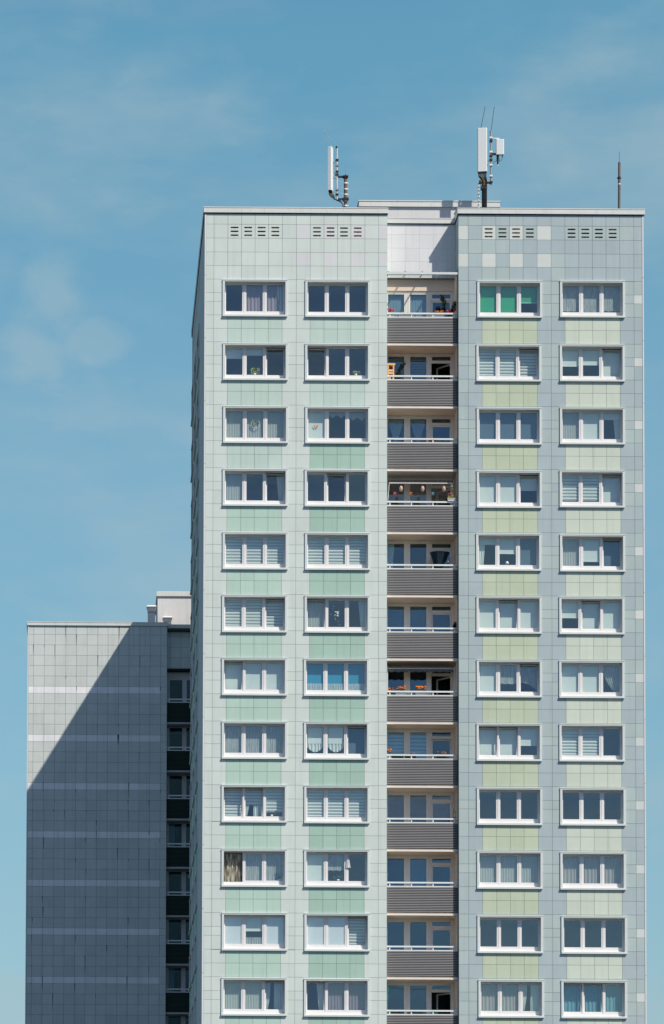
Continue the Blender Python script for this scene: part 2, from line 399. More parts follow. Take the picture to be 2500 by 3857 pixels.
# slotted ventilation tiles
def vent_mesh(w, h, mi, seed):
    rnd = random.Random(seed)
    bm = bmesh.new(); edges = []
    def loop(pts):
        vs = [bm.verts.new((x, 0, z)) for x, z in pts]
        return vs, [bm.edges.new((vs[i], vs[(i+1) % len(vs)])) for i in range(len(vs))]
    _, e = loop([(0,0),(w,0),(w,h),(0,h)]); edges += e
    slots = []
    for k in range(3):
        cz = h*.5+(k-1)*.172-.005; cx = w/2-.01; L, r = .142, .036
        pts = [(cx+L+r*math.cos(a), cz+r*math.sin(a)) for a in [math.radians(q) for q in range(-90, 91, 30)]]
        pts += [(cx-L+r*math.cos(a), cz+r*math.sin(a)) for a in [math.radians(q) for q in range(90, 271, 30)]]
        vs, e = loop(pts); edges += e; slots.append((pts, cz))
    bmesh.ops.triangle_fill(bm, use_beauty=True, use_dissolve=False, edges=edges)
    b = MB(); bm.faces.ensure_lookup_table()
    for f in bm.faces:
        c = f.calc_center_median()
        if any(abs(c.z-cz) < .036 and abs(c.x-w/2+.01) < .17 for _, cz in slots): continue
        q = [v.co.copy() for v in f.verts]
        if (q[1]-q[0]).cross(q[2]-q[0]).y > 0: q.reverse()
        b.face(q, mi)
    for pts, cz in slots:
        for i in range(len(pts)):
            (x0, z0), (x1, z1) = pts[i], pts[(i+1) % len(pts)]
            b.face([(x0,0,z0),(x1,0,z1),(x1,.05,z1),(x0,.05,z0)], mi)
        b.face([(w*.5-.22,.16,cz-.07),(w*.5+.2,.16,cz-.07),(w*.5+.2,.16,cz+.07),(w*.5-.22,.16,cz+.07)], MI['cable'])
        if rnd.random() < .45:                                  # wads of old insulation showing in the slots
            for q in range(rnd.randint(3, 8)):
                x = w/2-.01+rnd.uniform(-.13, .13); s = rnd.uniform(.012, .026)
                b.box((x-s*1.4, .03, cz-s), (x+s*1.4, .06, cz+s*.9), MI['nest'])
    bm.free()
    return b.build('vent_tile', MATS, link=False)
for n, (a, b_) in enumerate(VH):
    mi = MI['grey'] if n < 4 else (MI['white'] if n in (5, 7) else MI['grey']) if n < 8 else MI['offw'] if n in (8, 10) else MI['teal']
    obj('vent_tile', vent_mesh(b_-a-.015, .608, mi, n), tower, (a+.0075-TX, 0, 49.335))
vm = vent_mesh(.59, .608, MI['grey'], 99)
for (u0, u1, v0, v1) in SV:
    o = obj('vent_tile', vm, tower, (4.676-TX, 141-u0+.05-TY, 49.335)); o.rotation_euler = (0, 0, -math.pi/2)

# ------------------------------------------------------------------ windows
PXI = [.156+.9*i for i in range(3)]; PW, PT, PB = .717, -.16, -1.335
FW_, GY, BY = .19, .215, .285                  # depth of frame front, glass, blind
def m_surround():
    b = MB(); y0 = -.045
    b.plate(FLAT, 0, WW, -WH, 0, [(.098, WW-.09, -WH+.085, -.08)], y0, FW_+.045)
    b.fbox(FLAT, -.006, WW+.006, -.03, .008, y0-.012, 0)                         # drip edge over the head
    for u in (0, WW): b.face([(u, y0, -WH), (u, .014, -WH), (u, .014, 0), (u, y0, 0)])
    b.face([(0, y0, -WH), (WW, y0, -WH), (WW, .014, -WH), (0, .014, -WH)])
    # sloping sill sheet with upturned nose
    b.poly([(0, y0-.035, -WH-.004), (WW, y0-.035, -WH-.004), (WW, y0-.035, -WH+.07), (0, y0-.035, -WH+.07), (WW-.091, FW_-.004, -WH+.13), (.099, FW_-.004, -WH+.13), (WW, y0, -WH+.078), (0, y0, -WH+.078)],
           ((0,1,2,3), (3,2,6,7), (7,6,4,5)))
    b.face([(0, y0-.035, -WH-.004), (0, .012, -WH-.004), (WW, .012, -WH-.004), (WW, y0-.035, -WH-.004)])
    return b.build('surround', M['cas'], link=False)
def m_frame():
    b = MB()
    b.plate(FLAT, .09, WW-.08, -WH+.07, -.07, [(x-.052, x+PW+.052, PB-.06, PT+.052) for x in PXI], FW_, .03)
    for i in (0, 1):
        xc = (PXI[i]+PW+PXI[i+1])/2
        b.fbox(FLAT, xc-.012, xc+.012, PB-.06, PT+.052, FW_-.006, FW_)
    b.fbox(FLAT, .10, WW-.092, -WH+.128, -WH+.16, FW_-.02, FW_)
    return b.build('window', M['pvc'], link=False)
def m_sash(seed):
    b = MB(); w, h = PW+.1, PT-PB+.108
    # origin at the lower inner edge: tilts about x
    b.plate(FLAT, 0, w, 0, h, [(.05, w-.05, .056, h-.052)], 0, .03, 0)
    b.face([(.045, .027, .05), (w-.045, .027, .05), (w-.045, .027, h-.045), (.045, .027, h-.045)], 1)
    b.plate(FLAT, 0, w, 0, h, [(.05, w-.05, .056, h-.052)], .045, .0, 0)
    for u in (0, w): b.face([(u, 0, 0), (u, .045, 0), (u, .045, h), (u, 0, h)])
    b.face([(0, 0, h), (w, 0, h), (w, .045, h), (0, .045, h)])
    return b.build('sash', [M['pvc'], M['glass']], link=False)
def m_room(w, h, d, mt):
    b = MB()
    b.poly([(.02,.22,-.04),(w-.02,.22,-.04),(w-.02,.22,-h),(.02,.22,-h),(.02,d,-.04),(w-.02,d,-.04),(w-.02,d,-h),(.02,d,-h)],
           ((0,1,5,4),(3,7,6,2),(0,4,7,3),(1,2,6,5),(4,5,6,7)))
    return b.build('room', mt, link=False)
SUR, FRM, SASH = m_surround(), m_frame(), m_sash(0)
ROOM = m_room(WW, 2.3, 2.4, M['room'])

def cloth(x0, x1, z0, z1, mi, amp=.016, folds=7, bottom=None, y=BY+.03, n=28, pinch=None):
    """a hanging cloth with vertical folds; bottom(t) lifts the hem, pinch(s) squeezes it sideways with height"""
    b = MB(); rows = 6
    pts = []
    for j in range(rows+1):
        s = j/rows
        for i in range(n+1):
            t = i/n; zb = z0+(bottom(t) if bottom else 0)
            z = z1+(zb-z1)*s
            x = x0+(x1-x0)*t
            if pinch: x = pinch(t, s, x0, x1)
            pts.append((x, y+amp*math.sin(t*folds*6.283+.6*math.sin(9*t))*(0.5+.5*s), z))
    b.poly(pts, [(j*(n+1)+i, (j+1)*(n+1)+i, (j+1)*(n+1)+i+1, j*(n+1)+i+1) for j in range(rows) for i in range(n)], mi, .5, True)
    return b
def pleats(x0, x1, z0, z1, mi, n=10, y=BY, gauze=True):
    """day-night blind: bands of cloth and gauze, bands a little bowed"""
    b = MB(); h = (z1-z0)/n
    for k in range(n):
        a = z1-k*h; w = .62*h
        b.poly([(x0,y,a),(x1,y,a),(x1,y-.012,a-w/2),(x0,y-.012,a-w/2),(x1,y,a-w),(x0,y,a-w)], ((0,3,2,1),(3,5,4,2)), mi)
        if gauze: b.face([(x0,y+.006,a-w),(x1,y+.006,a-w),(x1,y+.006,a-h),(x0,y+.006,a-h)], MI['zebd'])
    return b
def sheet(x0, x1, z0, z1, mi, y=BY, bar=True):
    b = MB(); b.face([(x0,y,z0),(x1,y,z0),(x1,y,z1),(x0,y,z1)], mi)
    b.face([(x0,y+.004,z0),(x0,y+.004,z1),(x1,y+.004,z1),(x1,y+.004,z0)], mi)
    if bar: b.fbox(FLAT, x0, x1, z0-.012, z0+.012, y-.012, y+.012, MI['rail'])
    return b
H = PT-PB
def dress(code, i, x0=None, x1=None, zt=PT+.02, zb=PB-.03, y=BY):
    """(name, mesh) for what hangs behind pane i"""
    x0 = PXI[i]-.02 if x0 is None else x0; x1 = PXI[i]+PW+.02 if x1 is None else x1
    k = code[0]; f = float(code[1:]) if len(code) > 1 else 1.0
    z0 = zt-(zt-zb)*f; cy = y+.03
    if k == 'b': return 'roller_blind', sheet(x0, x1, z0, zt, MI['blind'], y)
    if k == 'g': return 'roller_blind', sheet(x0, x1, z0, zt, MI['greenb'], y)
    if k == 'q': return 'roller_blind', sheet(x0, x1, z0, zt, MI['blueb'], y)
    if k == 't': return 'roller_blind', sheet(x0, x1, z0, zt, MI['cyanb'], y)
    if k == 'w': return 'window_foil', sheet(x0+.01, x1-.01, z0, zt, MI['foil'], GY+.02, False)
    if k == 'z': return 'pleated_blind', pleats(x0, x1, z0, zt, MI['zeb'], max(3, round(9*f)), y)
    if k == 'y': return 'pleated_blind', pleats(x0, x1, z0, zt, MI['brownb'], max(3, round(12*f)), y, False)
    if k == 'c': return 'curtain', cloth(x0, x1, z0, zt, MI['sheer'], y=cy)
    if k == 'l': return 'curtain', cloth(x0, x1, z0, zt, MI['lace'], folds=9, bottom=lambda t: .03*abs(math.sin(t*9)), y=cy)
    if k == 'a': return 'curtain', cloth(x0, x1, z0, zt, MI['lace'], folds=8, bottom=lambda t: .02+(-.36*t*t if f < .9 else .0), y=cy)
    if k == 'p': return 'curtain', cloth(x0, x1, z0, zt, MI['purple'], amp=.022, folds=6, y=cy)
    if k == 'e': return 'curtain', cloth(x0, x1, z0, zt, MI['beige'], amp=.02, folds=5, y=cy)
    if k == 'u': return 'curtain', cloth(x0, x1, z0, zt, MI['aqua'], amp=.022, folds=5, y=cy)
    if k == 'm': return 'curtain', cloth(x0, x1, z0, zt, MI['cream'], amp=.03, folds=4, y=cy)
    if k == 'r': return 'curtain', cloth(x0, x1, z0, zt, MI['pink'], amp=.025, folds=5, y=cy)
    if k == 'R': return 'curtain', cloth(x1-(x1-x0)*.42, x1, zb, zt, MI['drape'], amp=.02, folds=3, y=cy, pinch=lambda t, s, a, b_: b_-(b_-a)*(1-t)*(1-.35*s))
    if k == 'L': return 'curtain', cloth(x0, x0+(x1-x0)*.42, zb, zt, MI['drape'], amp=.02, folds=3, y=cy, pinch=lambda t, s, a, b_: a+(b_-a)*t*(1-.3*s))
    if k == 'd': 
        q = cloth(x0, x0+(x1-x0)*.3, zb, zt, MI['drape'], amp=.02, folds=3, y=cy, pinch=lambda t, s, a, b_: a+(b_-a)*t*(1-.6*s*s))
        q2 = cloth(x1-(x1-x0)*.5, x1, zb, zt, MI['drape'], amp=.02, folds=4, y=cy)
        q.poly(q2.v, q2.f, MI['drape'], .5, True); return 'curtain', q
    if k == 'V':                                                   # gathered to a knot in the middle
        return 'curtain', cloth(x0, x1, zb, zt, MI['sheer'], amp=.02, folds=8, y=cy, pinch=lambda t, s, a, b_: (a+b_)/2+(b_-a)*(t-.5)*(1-.92*min(1, s*1.25)+.35*max(0, s-.8)*5*.4))
    if k == 'D':                                                   # sheet swept aside diagonally
        return 'curtain', cloth(x0, x1, zb, zt, MI['sheer'], amp=.03, folds=7, y=cy, pinch=lambda t, s, a, b_: a+(b_-a)*(t+(1-t)*.75*s*s))
    if k == 's':                                                   # festoon blind gathered at the hem
        q = sheet(x0+.05, x1-.05, zt-.75, zt, MI['blind'], y, False)
        q2 = cloth(x0+.02, x1-.02, zt-1.12, zt-.68, MI['drape'], amp=.03, folds=5, bottom=lambda t: .26*abs(2*t-1)**2, y=y+.01)
        q.poly(q2.v, q2.f, MI['drape'], .5, True); return 'festoon_blind', q
    if k == 'v':                                                   # short scalloped pelmet
        q = cloth(x0, x1, zt-.30*f/.3*.9, zt, MI['sheer'], amp=.006, folds=4, bottom=lambda t: .12*abs(math.cos(t*6.283)), y=cy)
        return 'pelmet', q
    if k == 'f':                                                   # frilled cafe curtain at the foot
        return 'cafe_curtain', cloth(x0, x1, zb, zb+.33, MI['lace'], amp=.02, folds=7, y=GY+.03, bottom=lambda t: .03*abs(math.sin(t*22)))
W = {  # per column, per storey: what is behind the three panes; '/' = sash tilted in, '=' = sash open
 0: ['n|r|r,R', 'b.36|b.24|n/', 'c|c|c', 'c|n|R/', 'z|z|z', 'z|z|z/', 'b/|b|b', 'l|l|l', 'z/|z.55/,d|z.82', 'm=|l|l', 'w|b.5,f|w', 'c|c|d/'],
 1: ['n|n|n', 'n/|n|n', 'b|v.3|v.42', 'n|n/|n', 'z|z|z', 'c/|n|R', 't,f|t,f|t,f', 's|s|q/', 'z|z|z', 'b|l.6|n', 'w|w|z/', 'n/,R|p|p'],
 2: ['g|g|g.6', 'z|z|z/', 'q|q|q', 'b.94|b.95|b.5/', 'L,b.22|b.55|q', 'b|b/|b', 'b|l.7|a.62/', 'b/|b/|b.62', 'n|n|n', 'c|c|c', 'n|n|n', 'e|e|d'],
 3: ['l.93|l.95|l.92', 'b.6|b.55|b.93/', 'c|b|b.25,R', 'z.92|z.92|b.92/', 'c|b.8|q/', 'b.58|b/|b', 'b|b|D', 'z|z|n', 'n|n|n', 'e|e|e', 'n|n|n', 'u/|u/|u']}
CACHE = {}
def put_window(parent, loc, spec, rot=0.0):
    w = obj('window', FRM, parent, loc); w.rotation_euler = (0, 0, rot)
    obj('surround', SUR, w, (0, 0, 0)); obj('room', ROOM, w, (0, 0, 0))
    for i, s in enumerate(spec.split('|')):
        tilt = '/' in s; open_ = '=' in s
        s = s.replace('/', '').replace('=', '')
        q = obj('sash', SASH, w, (PXI[i]-.05, FW_+.008, PB-.056))
        if tilt: q.rotation_euler = (-.078, 0, 0); q.location.z -= .004; q.location.y += .012
        if open_: q.rotation_euler = (0, 0, math.radians(88)); q.location.y += .03
        for c in s.split(','):
            if c == 'n': continue
            if (c, i, tilt) not in CACHE:
                nm, mbq = dress(c, i, y=BY+(.11 if tilt else 0)); CACHE[(c, i, tilt)] = (nm, mbq.build(nm, MATS, link=False))
            nm, me = CACHE[(c, i, tilt)]; obj(nm, me, w, (0, 0, 0))
    return w
WIN = {}
for c in range(4):
    for r in range(12):
        x, z = wpos(c, r)
        WIN[c, r] = put_window(tower, (x-TX, 0, z), W[c][r])
for a, yc in enumerate(SC):
    for r in range(12):
        put_window(tower, (4.681-TX, yc+WW/2-TY, 47.4455-STOREY*r), random.choice(('n|n|n', 'b|b|b', 'c|c|c', 'z|z|z')), -math.pi/2)

# ------------------------------------------------------------------ balconies of the tower
BX0, BX1 = 12.712, 15.826
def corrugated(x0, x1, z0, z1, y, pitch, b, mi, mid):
    """trapezoidal sheet: flats with grooves between, groove floors coloured dark as their shade"""
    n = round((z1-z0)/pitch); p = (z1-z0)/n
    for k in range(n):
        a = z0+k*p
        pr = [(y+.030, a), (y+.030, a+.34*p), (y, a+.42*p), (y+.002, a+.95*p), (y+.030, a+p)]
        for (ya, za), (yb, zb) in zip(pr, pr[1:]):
            b.face([(x0, ya, za), (x1, ya, za), (x1, yb, zb), (x0, yb, zb)], mid if za < a+.33*p else mi)  # groove floor takes the dark material, its shade put into the colour
def railing(parent, x0, x1, f, posts, y, m):
    b = MB()
    b.box((x0, y-.01, f+1.403), (x1, y+.045, f+1.470)); b.box((x0, y, f+1.246), (x1, y+.04, f+1.292))
    for px in posts: b.box((px-.024, y+.004, f+1.292), (px+.024, y+.04, f+1.403))
    return b.build('railing', m, parent)
BP = [(12.868, 13.587), (13.853, 14.568)]; DX = (14.822, 15.642)
BY0 = 126.25
INS = ['c|c|0', 'y|y.9|1', 'V|V|0', 'n|n|1', 'L|n|0', 'q|q|0', 'n|n|1', 'z.95|z.8|2', 'n|n|0', 'n|q|0', 'n|n|0', 'n|n|1']
NET = {3, 8}
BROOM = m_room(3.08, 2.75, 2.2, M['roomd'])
def balcony(k):
    Sz = 44.647-STOREY*(k-1); f = Sz-STOREY              # ceiling underside and the underside of this storey's slab
    b = MB()
    b.box((BX0, 125.21, f), (BX1, 125.262, f+.07), 0)                    # slab edge trim
    b.box((BX0+.002, 125.262, f+.004), (BX1-.002, 126.24, f+.155), 1)    # slab, its underside the ceiling below
    b.face([(BX0, 126.246, f+.16), (BX1, 126.246, f+.16), (BX1, 126.246, f+.19), (BX0, 126.246, f+.19)], 0)
    if k: b.box((15.790, 125.27, f+.156), (BX1+.004, 126.24, Sz-.002), 1)    # rendered side wall
    else: b.box((15.790, 125.27, f+.156), (BX1+.004, 126.24, 47.9), 1)
    bal = b.build('balcony', [M['slab'], M['soff']], tower)
    # glazed rear wall
    zt = Sz-.14
    doorz = (f+.19, zt-.325)
    spec = INS[k].split('|'); door = int(spec[2])
    holes = [(*BP[0], zt-1.42, zt), (*BP[1], zt-1.42, zt), (*DX, zt-.175, zt), (DX[0]-.03, DX[1]+.03, doorz[0]-.03, doorz[1]+.03)]
    FBK = Face((0, BY0, 0), (1, 0, 0))
    w = MB(); w.plate(FBK, BX0, BX1, f+.155, Sz, holes, 0, .06, 0)
    for xa in (BP[0][1], BP[1][1]):
        for dx in (.06, .125, .15, .205): w.fbox(FBK, xa+dx, xa+dx+.012, f+.2, Sz-.02, -.012, 0, 0)
    for (x0, x1) in BP:
        w.fbox(FBK, x0-.05, x1+.05, zt+.045, zt+.065, -.01, 0, 0); w.fbox(FBK, x0-.07, x1+.07, zt-1.5, zt-1.45, -.04, 0, 0)
    w.build('window', M['pvcb'], bal)
    g = MB()
    for h in holes[:3]: g.face([FBK.p(h[0],h[2],.045),FBK.p(h[1],h[2],.045),FBK.p(h[1],h[3],.045),FBK.p(h[0],h[3],.045)])
    g.build('pane', M['glassb'], bal)
    # the door leaf, hinged at its right edge
    d = MB(); dw, dh = DX[1]-DX[0]+.05, doorz[1]-doorz[0]+.05
    d.plate(FLAT, -dw, 0, 0, dh, [(-dw+.06, -.06, .08, dh-.06)], 0, .04, 0); d.plate(FLAT, -dw, 0, 0, dh, [(-dw+.06, -.06, .08, dh-.06)], .055, 0, 0)
    for u in (-dw, 0): d.face([(u,0,0),(u,.055,0),(u,.055,dh),(u,0,dh)])
    d.face([(-dw,0,dh),(0,0,dh),(0,.055,dh),(-dw,.055,dh)])
    d.face([(-dw+.055,.03,.075),(-.055,.03,.075),(-.055,.03,dh-.055),(-dw+.055,.03,dh-.055)], 1)
    dr = d.build('door', [M['pvcb'], M['glassb']], bal)
    dr.location = V((DX[1]+.025, BY0+.022, doorz[0]-.025))
    if door == 1: dr.rotation_euler = (0, 0, math.radians(-48))
    if door == 2: dr.rotation_euler = (-.03, 0, 0)
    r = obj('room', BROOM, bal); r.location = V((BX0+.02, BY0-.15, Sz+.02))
    for i in (0, 1):
        if spec[i] != 'n':
            nm, mbq = dress(spec[i], i, BP[i][0]-.02, BP[i][1]+.02, zt+.03, zt-1.45, BY0+.10)
            mbq.build(nm, MATS, bal)
    # front: corrugated sheet and white rail
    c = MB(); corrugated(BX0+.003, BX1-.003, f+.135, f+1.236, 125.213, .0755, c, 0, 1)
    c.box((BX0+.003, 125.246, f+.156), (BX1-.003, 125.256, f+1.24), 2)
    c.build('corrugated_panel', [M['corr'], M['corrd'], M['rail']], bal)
    railing(bal, BX0+.002, BX1-.002, f, [12.855, 13.798, 14.741, 15.684], 125.215, M['rail'])
    if k in NET:
        n = MB(); x = BX0+.03; t = .0013
        while x < BX1-.03:
            n.face([(x-t,125.235,f+1.47),(x+t,125.235,f+1.47),(x+t,125.235,Sz-.02),(x-t,125.235,Sz-.02)]); x += .055
        z = f+1.5
        while z < Sz-.02:
            n.face([(BX0,125.236,z-t),(BX1,125.236,z-t),(BX1,125.236,z+t),(BX0,125.236,z+t)]); z += .055
        n.build('safety_net', M['net'], bal)
    return bal
for k in range(12): balcony(k)
# lintel over the top balcony and the glass canopy
mb = MB(); mb.box((BX0, 126.20, 47.449), (BX1, 126.30, 47.955)); mb.build('lintel', M['soff'], tower)
mb = MB()
ca = lambda x, y, z: V((x, y, z))
mb.box((12.60, 125.04, 47.775), (15.87, 125.12, 47.875), 0)
mb.box((12.72, 126.10, 47.965), (15.82, 126.195, 48.01), 0)
for xr in (12.76, 13.50, 14.25, 15.0, 15.75):
    mb.poly([(xr-.022,125.12,47.80),(xr+.022,125.12,47.80),(xr+.022,126.10,47.96),(xr-.022,126.10,47.96),(xr-.022,125.12,47.87),(xr+.022,125.12,47.87),(xr+.022,126.10,48.0),(xr-.022,126.10,48.0)],
            ((0,3,2,1),(4,5,6,7),(0,1,5,4),(1,2,6,5),(2,3,7,6),(3,0,4,7)), 0)
    mb.box((xr-.035, 125.06, 47.875), (xr+.035, 125.11, 47.905), 2)
mb.face([(12.70,125.06,47.886),(15.82,125.06,47.886),(15.82,126.10,48.012),(12.70,126.10,48.012)], 1)
mb.build('glass_canopy', [M['cas'], M['canopy'], M['dark']], tower)

# roof house behind the recess
mb = MB(); mb.box((11.80, 128.0, 50.28), (18.0, 134, 51.94)); rh = mb.build('roof_house', M['plast'], tower)
b = MB(); b.box((11.73, 127.92, 51.935), (18.08, 134.1, 52.19)); b.box((11.70, 127.9, 52.17), (18.11, 134.12, 52.215))
for x in (13.3, 15.0, 16.7): b.box((x, 127.912, 51.94), (x+.02, 127.92, 52.17))
b.build('roof_edge', M['cap'], rh)

# hidden rear wing whose edge throws the slanting shadow on the lower block
FWL = Face((5.84, 164.6, 0), (0, -1, 0))
mb = MB(); mb.plate(FWL, 0, 23.58, 0, 48.0, [], .012, 0, MI['back'])
tiles(mb, FWL, [23.58*i/39 for i in range(40)], [q*.6 for q in range(81)], [], lambda i, j, u, z: MI['grey'])
mb.box((5.9, 141.02, 0), (22, 164.59, 47.95), MI['grey'])
mb.box((5.80, 141.02, 47.9), (22, 164.62, 48.0), MI['cap'])
mb.build('rear_wing', MATS, tower)

# thin lightning rods on the parapet
mb = MB()
for x, h in ((4.9, .34), (8.3, .1), (18.9, .1), (21.9, .1), (23.5, .1)): mb.tube([(x, 125.1, 50.70), (x, 125.1, 50.70+h)], .006, 5)
x = 4.75
while x < 12.6: mb.tube([(x, 125.0, 50.70), (x+random.uniform(-.02,.02), 125.0, 50.80)], .0018, 3, cap=False); x += .09
x = 16.0
while x < 23.9: mb.tube([(x, 125.0, 50.715), (x+random.uniform(-.02,.02), 125.0, 50.81)], .0018, 3, cap=False); x += .09
mb.build('bird_spikes', M['steel'], tower)
mb = MB(); mb.tube([(16.05, 128.2, 52.2), (16.05, 128.2, 52.42)], .008, 6); mb.build('lightning_rod', M['steel'], rh)

# ------------------------------------------------------------------ the lower block behind
LX, LY = 2.0, 165.0
low = empty('apartment_block', (LX, LY, 0))
tag(low, 'lower grey tiled apartment block behind the tower, mostly in shadow with white tile bands', 'apartment block')
FL = Face((0, 165, 0), (1, 0, 0))
LP = 2.797
LJX = [-3.868,-3.582,-2.965,-2.341,-1.725,-1.117,-.507,.102,.703,1.312,1.914,2.523,3.132,3.741,4.108]
lz = [41.765, 41.25, 40.645, 40.04, 39.44, 38.835]
k = 0; BAND = []
while 38.23-LP*k > 0:
    b0 = 38.23-LP*k; lz += [b0, b0-.40, b0-1.0, b0-1.6, b0-2.2]; BAND.append((b0-.4, b0)); k += 1
lz = sorted([q for q in lz if q > 0]+[0])
def col_low(i, j, u, z):
    return MI['lbw'] if i <= 12 and any(a < z < b_ for a, b_ in BAND) else MI['lb']
mb = MB()
mb.plate(FL, -3.93, 4.108, 0, 41.77, [], .014, 0, MI['lbj'])
tiles(mb, FL, LJX, lz, [], col_low, gap=.013, thick=.014)
# drips and soot at the joints: shallow raised crusts below the tile corners
FLD = Face((0, 164.9975, 0), (1, 0, 0))
for n in range(150):
    u = random.choice(LJX[1:-1])+random.uniform(-.03, .03); v = random.choice(lz[3:])
    if v < 13 or (u+3.9)*1.6+v < 42-random.random()*4 and v > 33: continue
    h = random.choice((.10, .16, .3, .55, .9))*random.uniform(.6, 1.1); w_ = random.uniform(.010, .028)
    mb.face([FLD.p(u-w_*.3, v-h), FLD.p(u+w_*.3, v-h), FLD.p(u+w_, v+.02), FLD.p(u-w_, v+.02)], MI['soot'])
FLR = Face((0, 165.5, 0), (1, 0, 0))
mb.plate(FLR, 4.10, 7.2, 39.4, 41.77, [], .014, 0, MI['lbj'])
tiles(mb, FLR, [4.11,4.31,4.92,5.53,6.14,6.75,7.2], [39.42,39.46,40.06,40.66,41.27,41.77], [], lambda *a: MI['lb'], gap=.013, thick=.014)
mb.face([(4.10,165.5,39.41),(7.2,165.5,39.41),(7.2,166.3,39.41),(4.10,166.3,39.41)], MI['lbj'])
mb.face([(4.108,165.01,0),(4.108,166.3,0),(4.108,166.3,41.77),(4.108,165.01,41.77)], MI['lb'])
FLB = Face((7.2, 165.0, 0), (1, 0, 0)); mb.plate(FLB, 0, 10.8, 0, 41.77, [], 0, 0, MI['lb'])
mb.face([(7.2,165.0,0),(7.2,166.3,0),(7.2,166.3,41.77),(7.2,165.0,41.77)], MI['lb'])
mb.face([(-3.93,165.02,0),(-3.93,180,0),(-3.93,180,41.77),(-3.93,165.02,41.77)], MI['lb'])
mb.face([(-3.93,180,0),(18,180,0),(18,180,41.77),(-3.93,180,41.77)], MI['lb']); mb.face([(18,165,0),(18,180,0),(18,180,41.77),(18,165,41.77)], MI['lb'])
mb.build('wall', MATS, low)
mb = MB(); mb.box((-3.9, 165.05, 41.55), (18, 180, 41.65)); mb.build('roof', M['roof'], low)
mb = MB(); mb.box((-3.93, 164.98, 0), (-3.872, 165.02, 41.76)); mb.build('corner_strip', M['strip'], low)
capping('parapet_capping', low, [(-3.97, 4.15, 164.93, 165.25, 41.77, 41.975), (-4.0, -3.7, 165.25, 180, 41.77, 41.975), (3.9, 4.15, 165.25, 165.43, 41.77, 41.975)], M['cap'], 1.2)
capping('parapet_capping', low, [(4.152, 7.2, 165.43, 165.7, 41.77, 41.975)], M['cap'], .8)
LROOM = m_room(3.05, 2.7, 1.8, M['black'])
def low_balcony(k):
    Sz = 38.925-LP*k; f = Sz-LP; x0, x1 = 4.112, 7.195
    b = MB(); b.box((x0, 165.2, f), (x1, 165.25, f+.09), 0); b.box((x0, 165.25, f+.003), (x1, 166.2, f+.155), 1)
    bal = b.build('balcony', [M['slabd'], M['slabd']], low)
    FK = Face((0, 166.2, 0), (1, 0, 0)); zt = Sz-.02
    hs = [(4.296, 5.022, zt-1.42, zt), (5.28, 6.0, zt-1.42, zt), (6.25, 7.0, f+.2, zt)]
    w = MB(); w.plate(FK, x0, x1, f+.155, Sz+.42 if k == 0 else Sz, hs, 0, .06)
    for dx in (.07, .12, .17): w.fbox(FK, 5.022+dx, 5.022+dx+.012, f+.2, Sz-.02, -.012, 0, 0)
    w.build('window', M['slate'], bal)
    g = MB()
    for h in hs: g.face([FK.p(h[0],h[2],.045),FK.p(h[1],h[2],.045),FK.p(h[1],h[3],.045),FK.p(h[0],h[3],.045)])
    g.build('pane', M['glassb'], bal)
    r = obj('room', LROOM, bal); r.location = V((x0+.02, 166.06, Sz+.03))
    if k in (3, 6): dress('u', 0, 4.29, 4.62, zt, zt-1.4, 166.3)[1].build('curtain', MATS, bal)
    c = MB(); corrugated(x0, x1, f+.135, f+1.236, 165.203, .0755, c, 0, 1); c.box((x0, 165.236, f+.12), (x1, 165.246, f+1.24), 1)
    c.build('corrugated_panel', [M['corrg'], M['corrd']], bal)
    railing(bal, x0, x1, f, [4.25, 5.19, 6.13, 7.07], 165.205, M['slate'])
for k in range(9): low_balcony(k)
mb = MB(); mb.box((3.62, 168.5, 41.65), (9.5, 173, 44.40)); rl = mb.build('roof_house', M['plast'], low)
mb = MB(); mb.box((3.55, 168.42, 44.395), (9.6, 173.1, 44.64)); mb.box((3.585, 168.46, 44.64), (9.6, 173.0, 44.685)); mb.build('roof_edge', M['cap'], rl)
def vent_stack(xc, y, zt, shaft):
    b = MB(); b.box((xc-.21, y-.21, 41.65), (xc+.21, y+.21, zt-.36), 0)
    b.box((xc-.225, y-.225, zt-.40), (xc+.225, y+.225, zt-.36), 0)
    s = b.build('ventilation_shaft', M[shaft], low)
    c = MB(); q = lambda r, z: [(xc-r, y-r, z), (xc+r, y-r, z), (xc+r, y+r, z), (xc-r, y+r, z)]
    c.poly(q(.20, zt-.34)+q(.275, zt-.10), ((0,1,5,4),(1,2,6,5),(2,3,7,6),(3,0,4,7)), 1)
    c.poly(q(.285, zt-.10)+q(.285, zt-.055)+q(.24, zt), ((0,1,5,4),(1,2,6,5),(2,3,7,6),(3,0,4,7),(4,5,9,8),(5,6,10,9),(6,7,11,10),(7,4,8,11),(8,9,10,11),(3,2,1,0)), 0)
    c.build('cowl', [M['wht'], M['galv']], s)
vent_stack(3.247, 168.0, 43.68, 'shaft'); vent_stack(4.182, 168.0, 43.04, 'galv')

# ------------------------------------------------------------------ masts on the roof
def thing(name, loc, label, cat, group=None): return tag(empty(name, loc), label, cat, group)
AY = 126.8
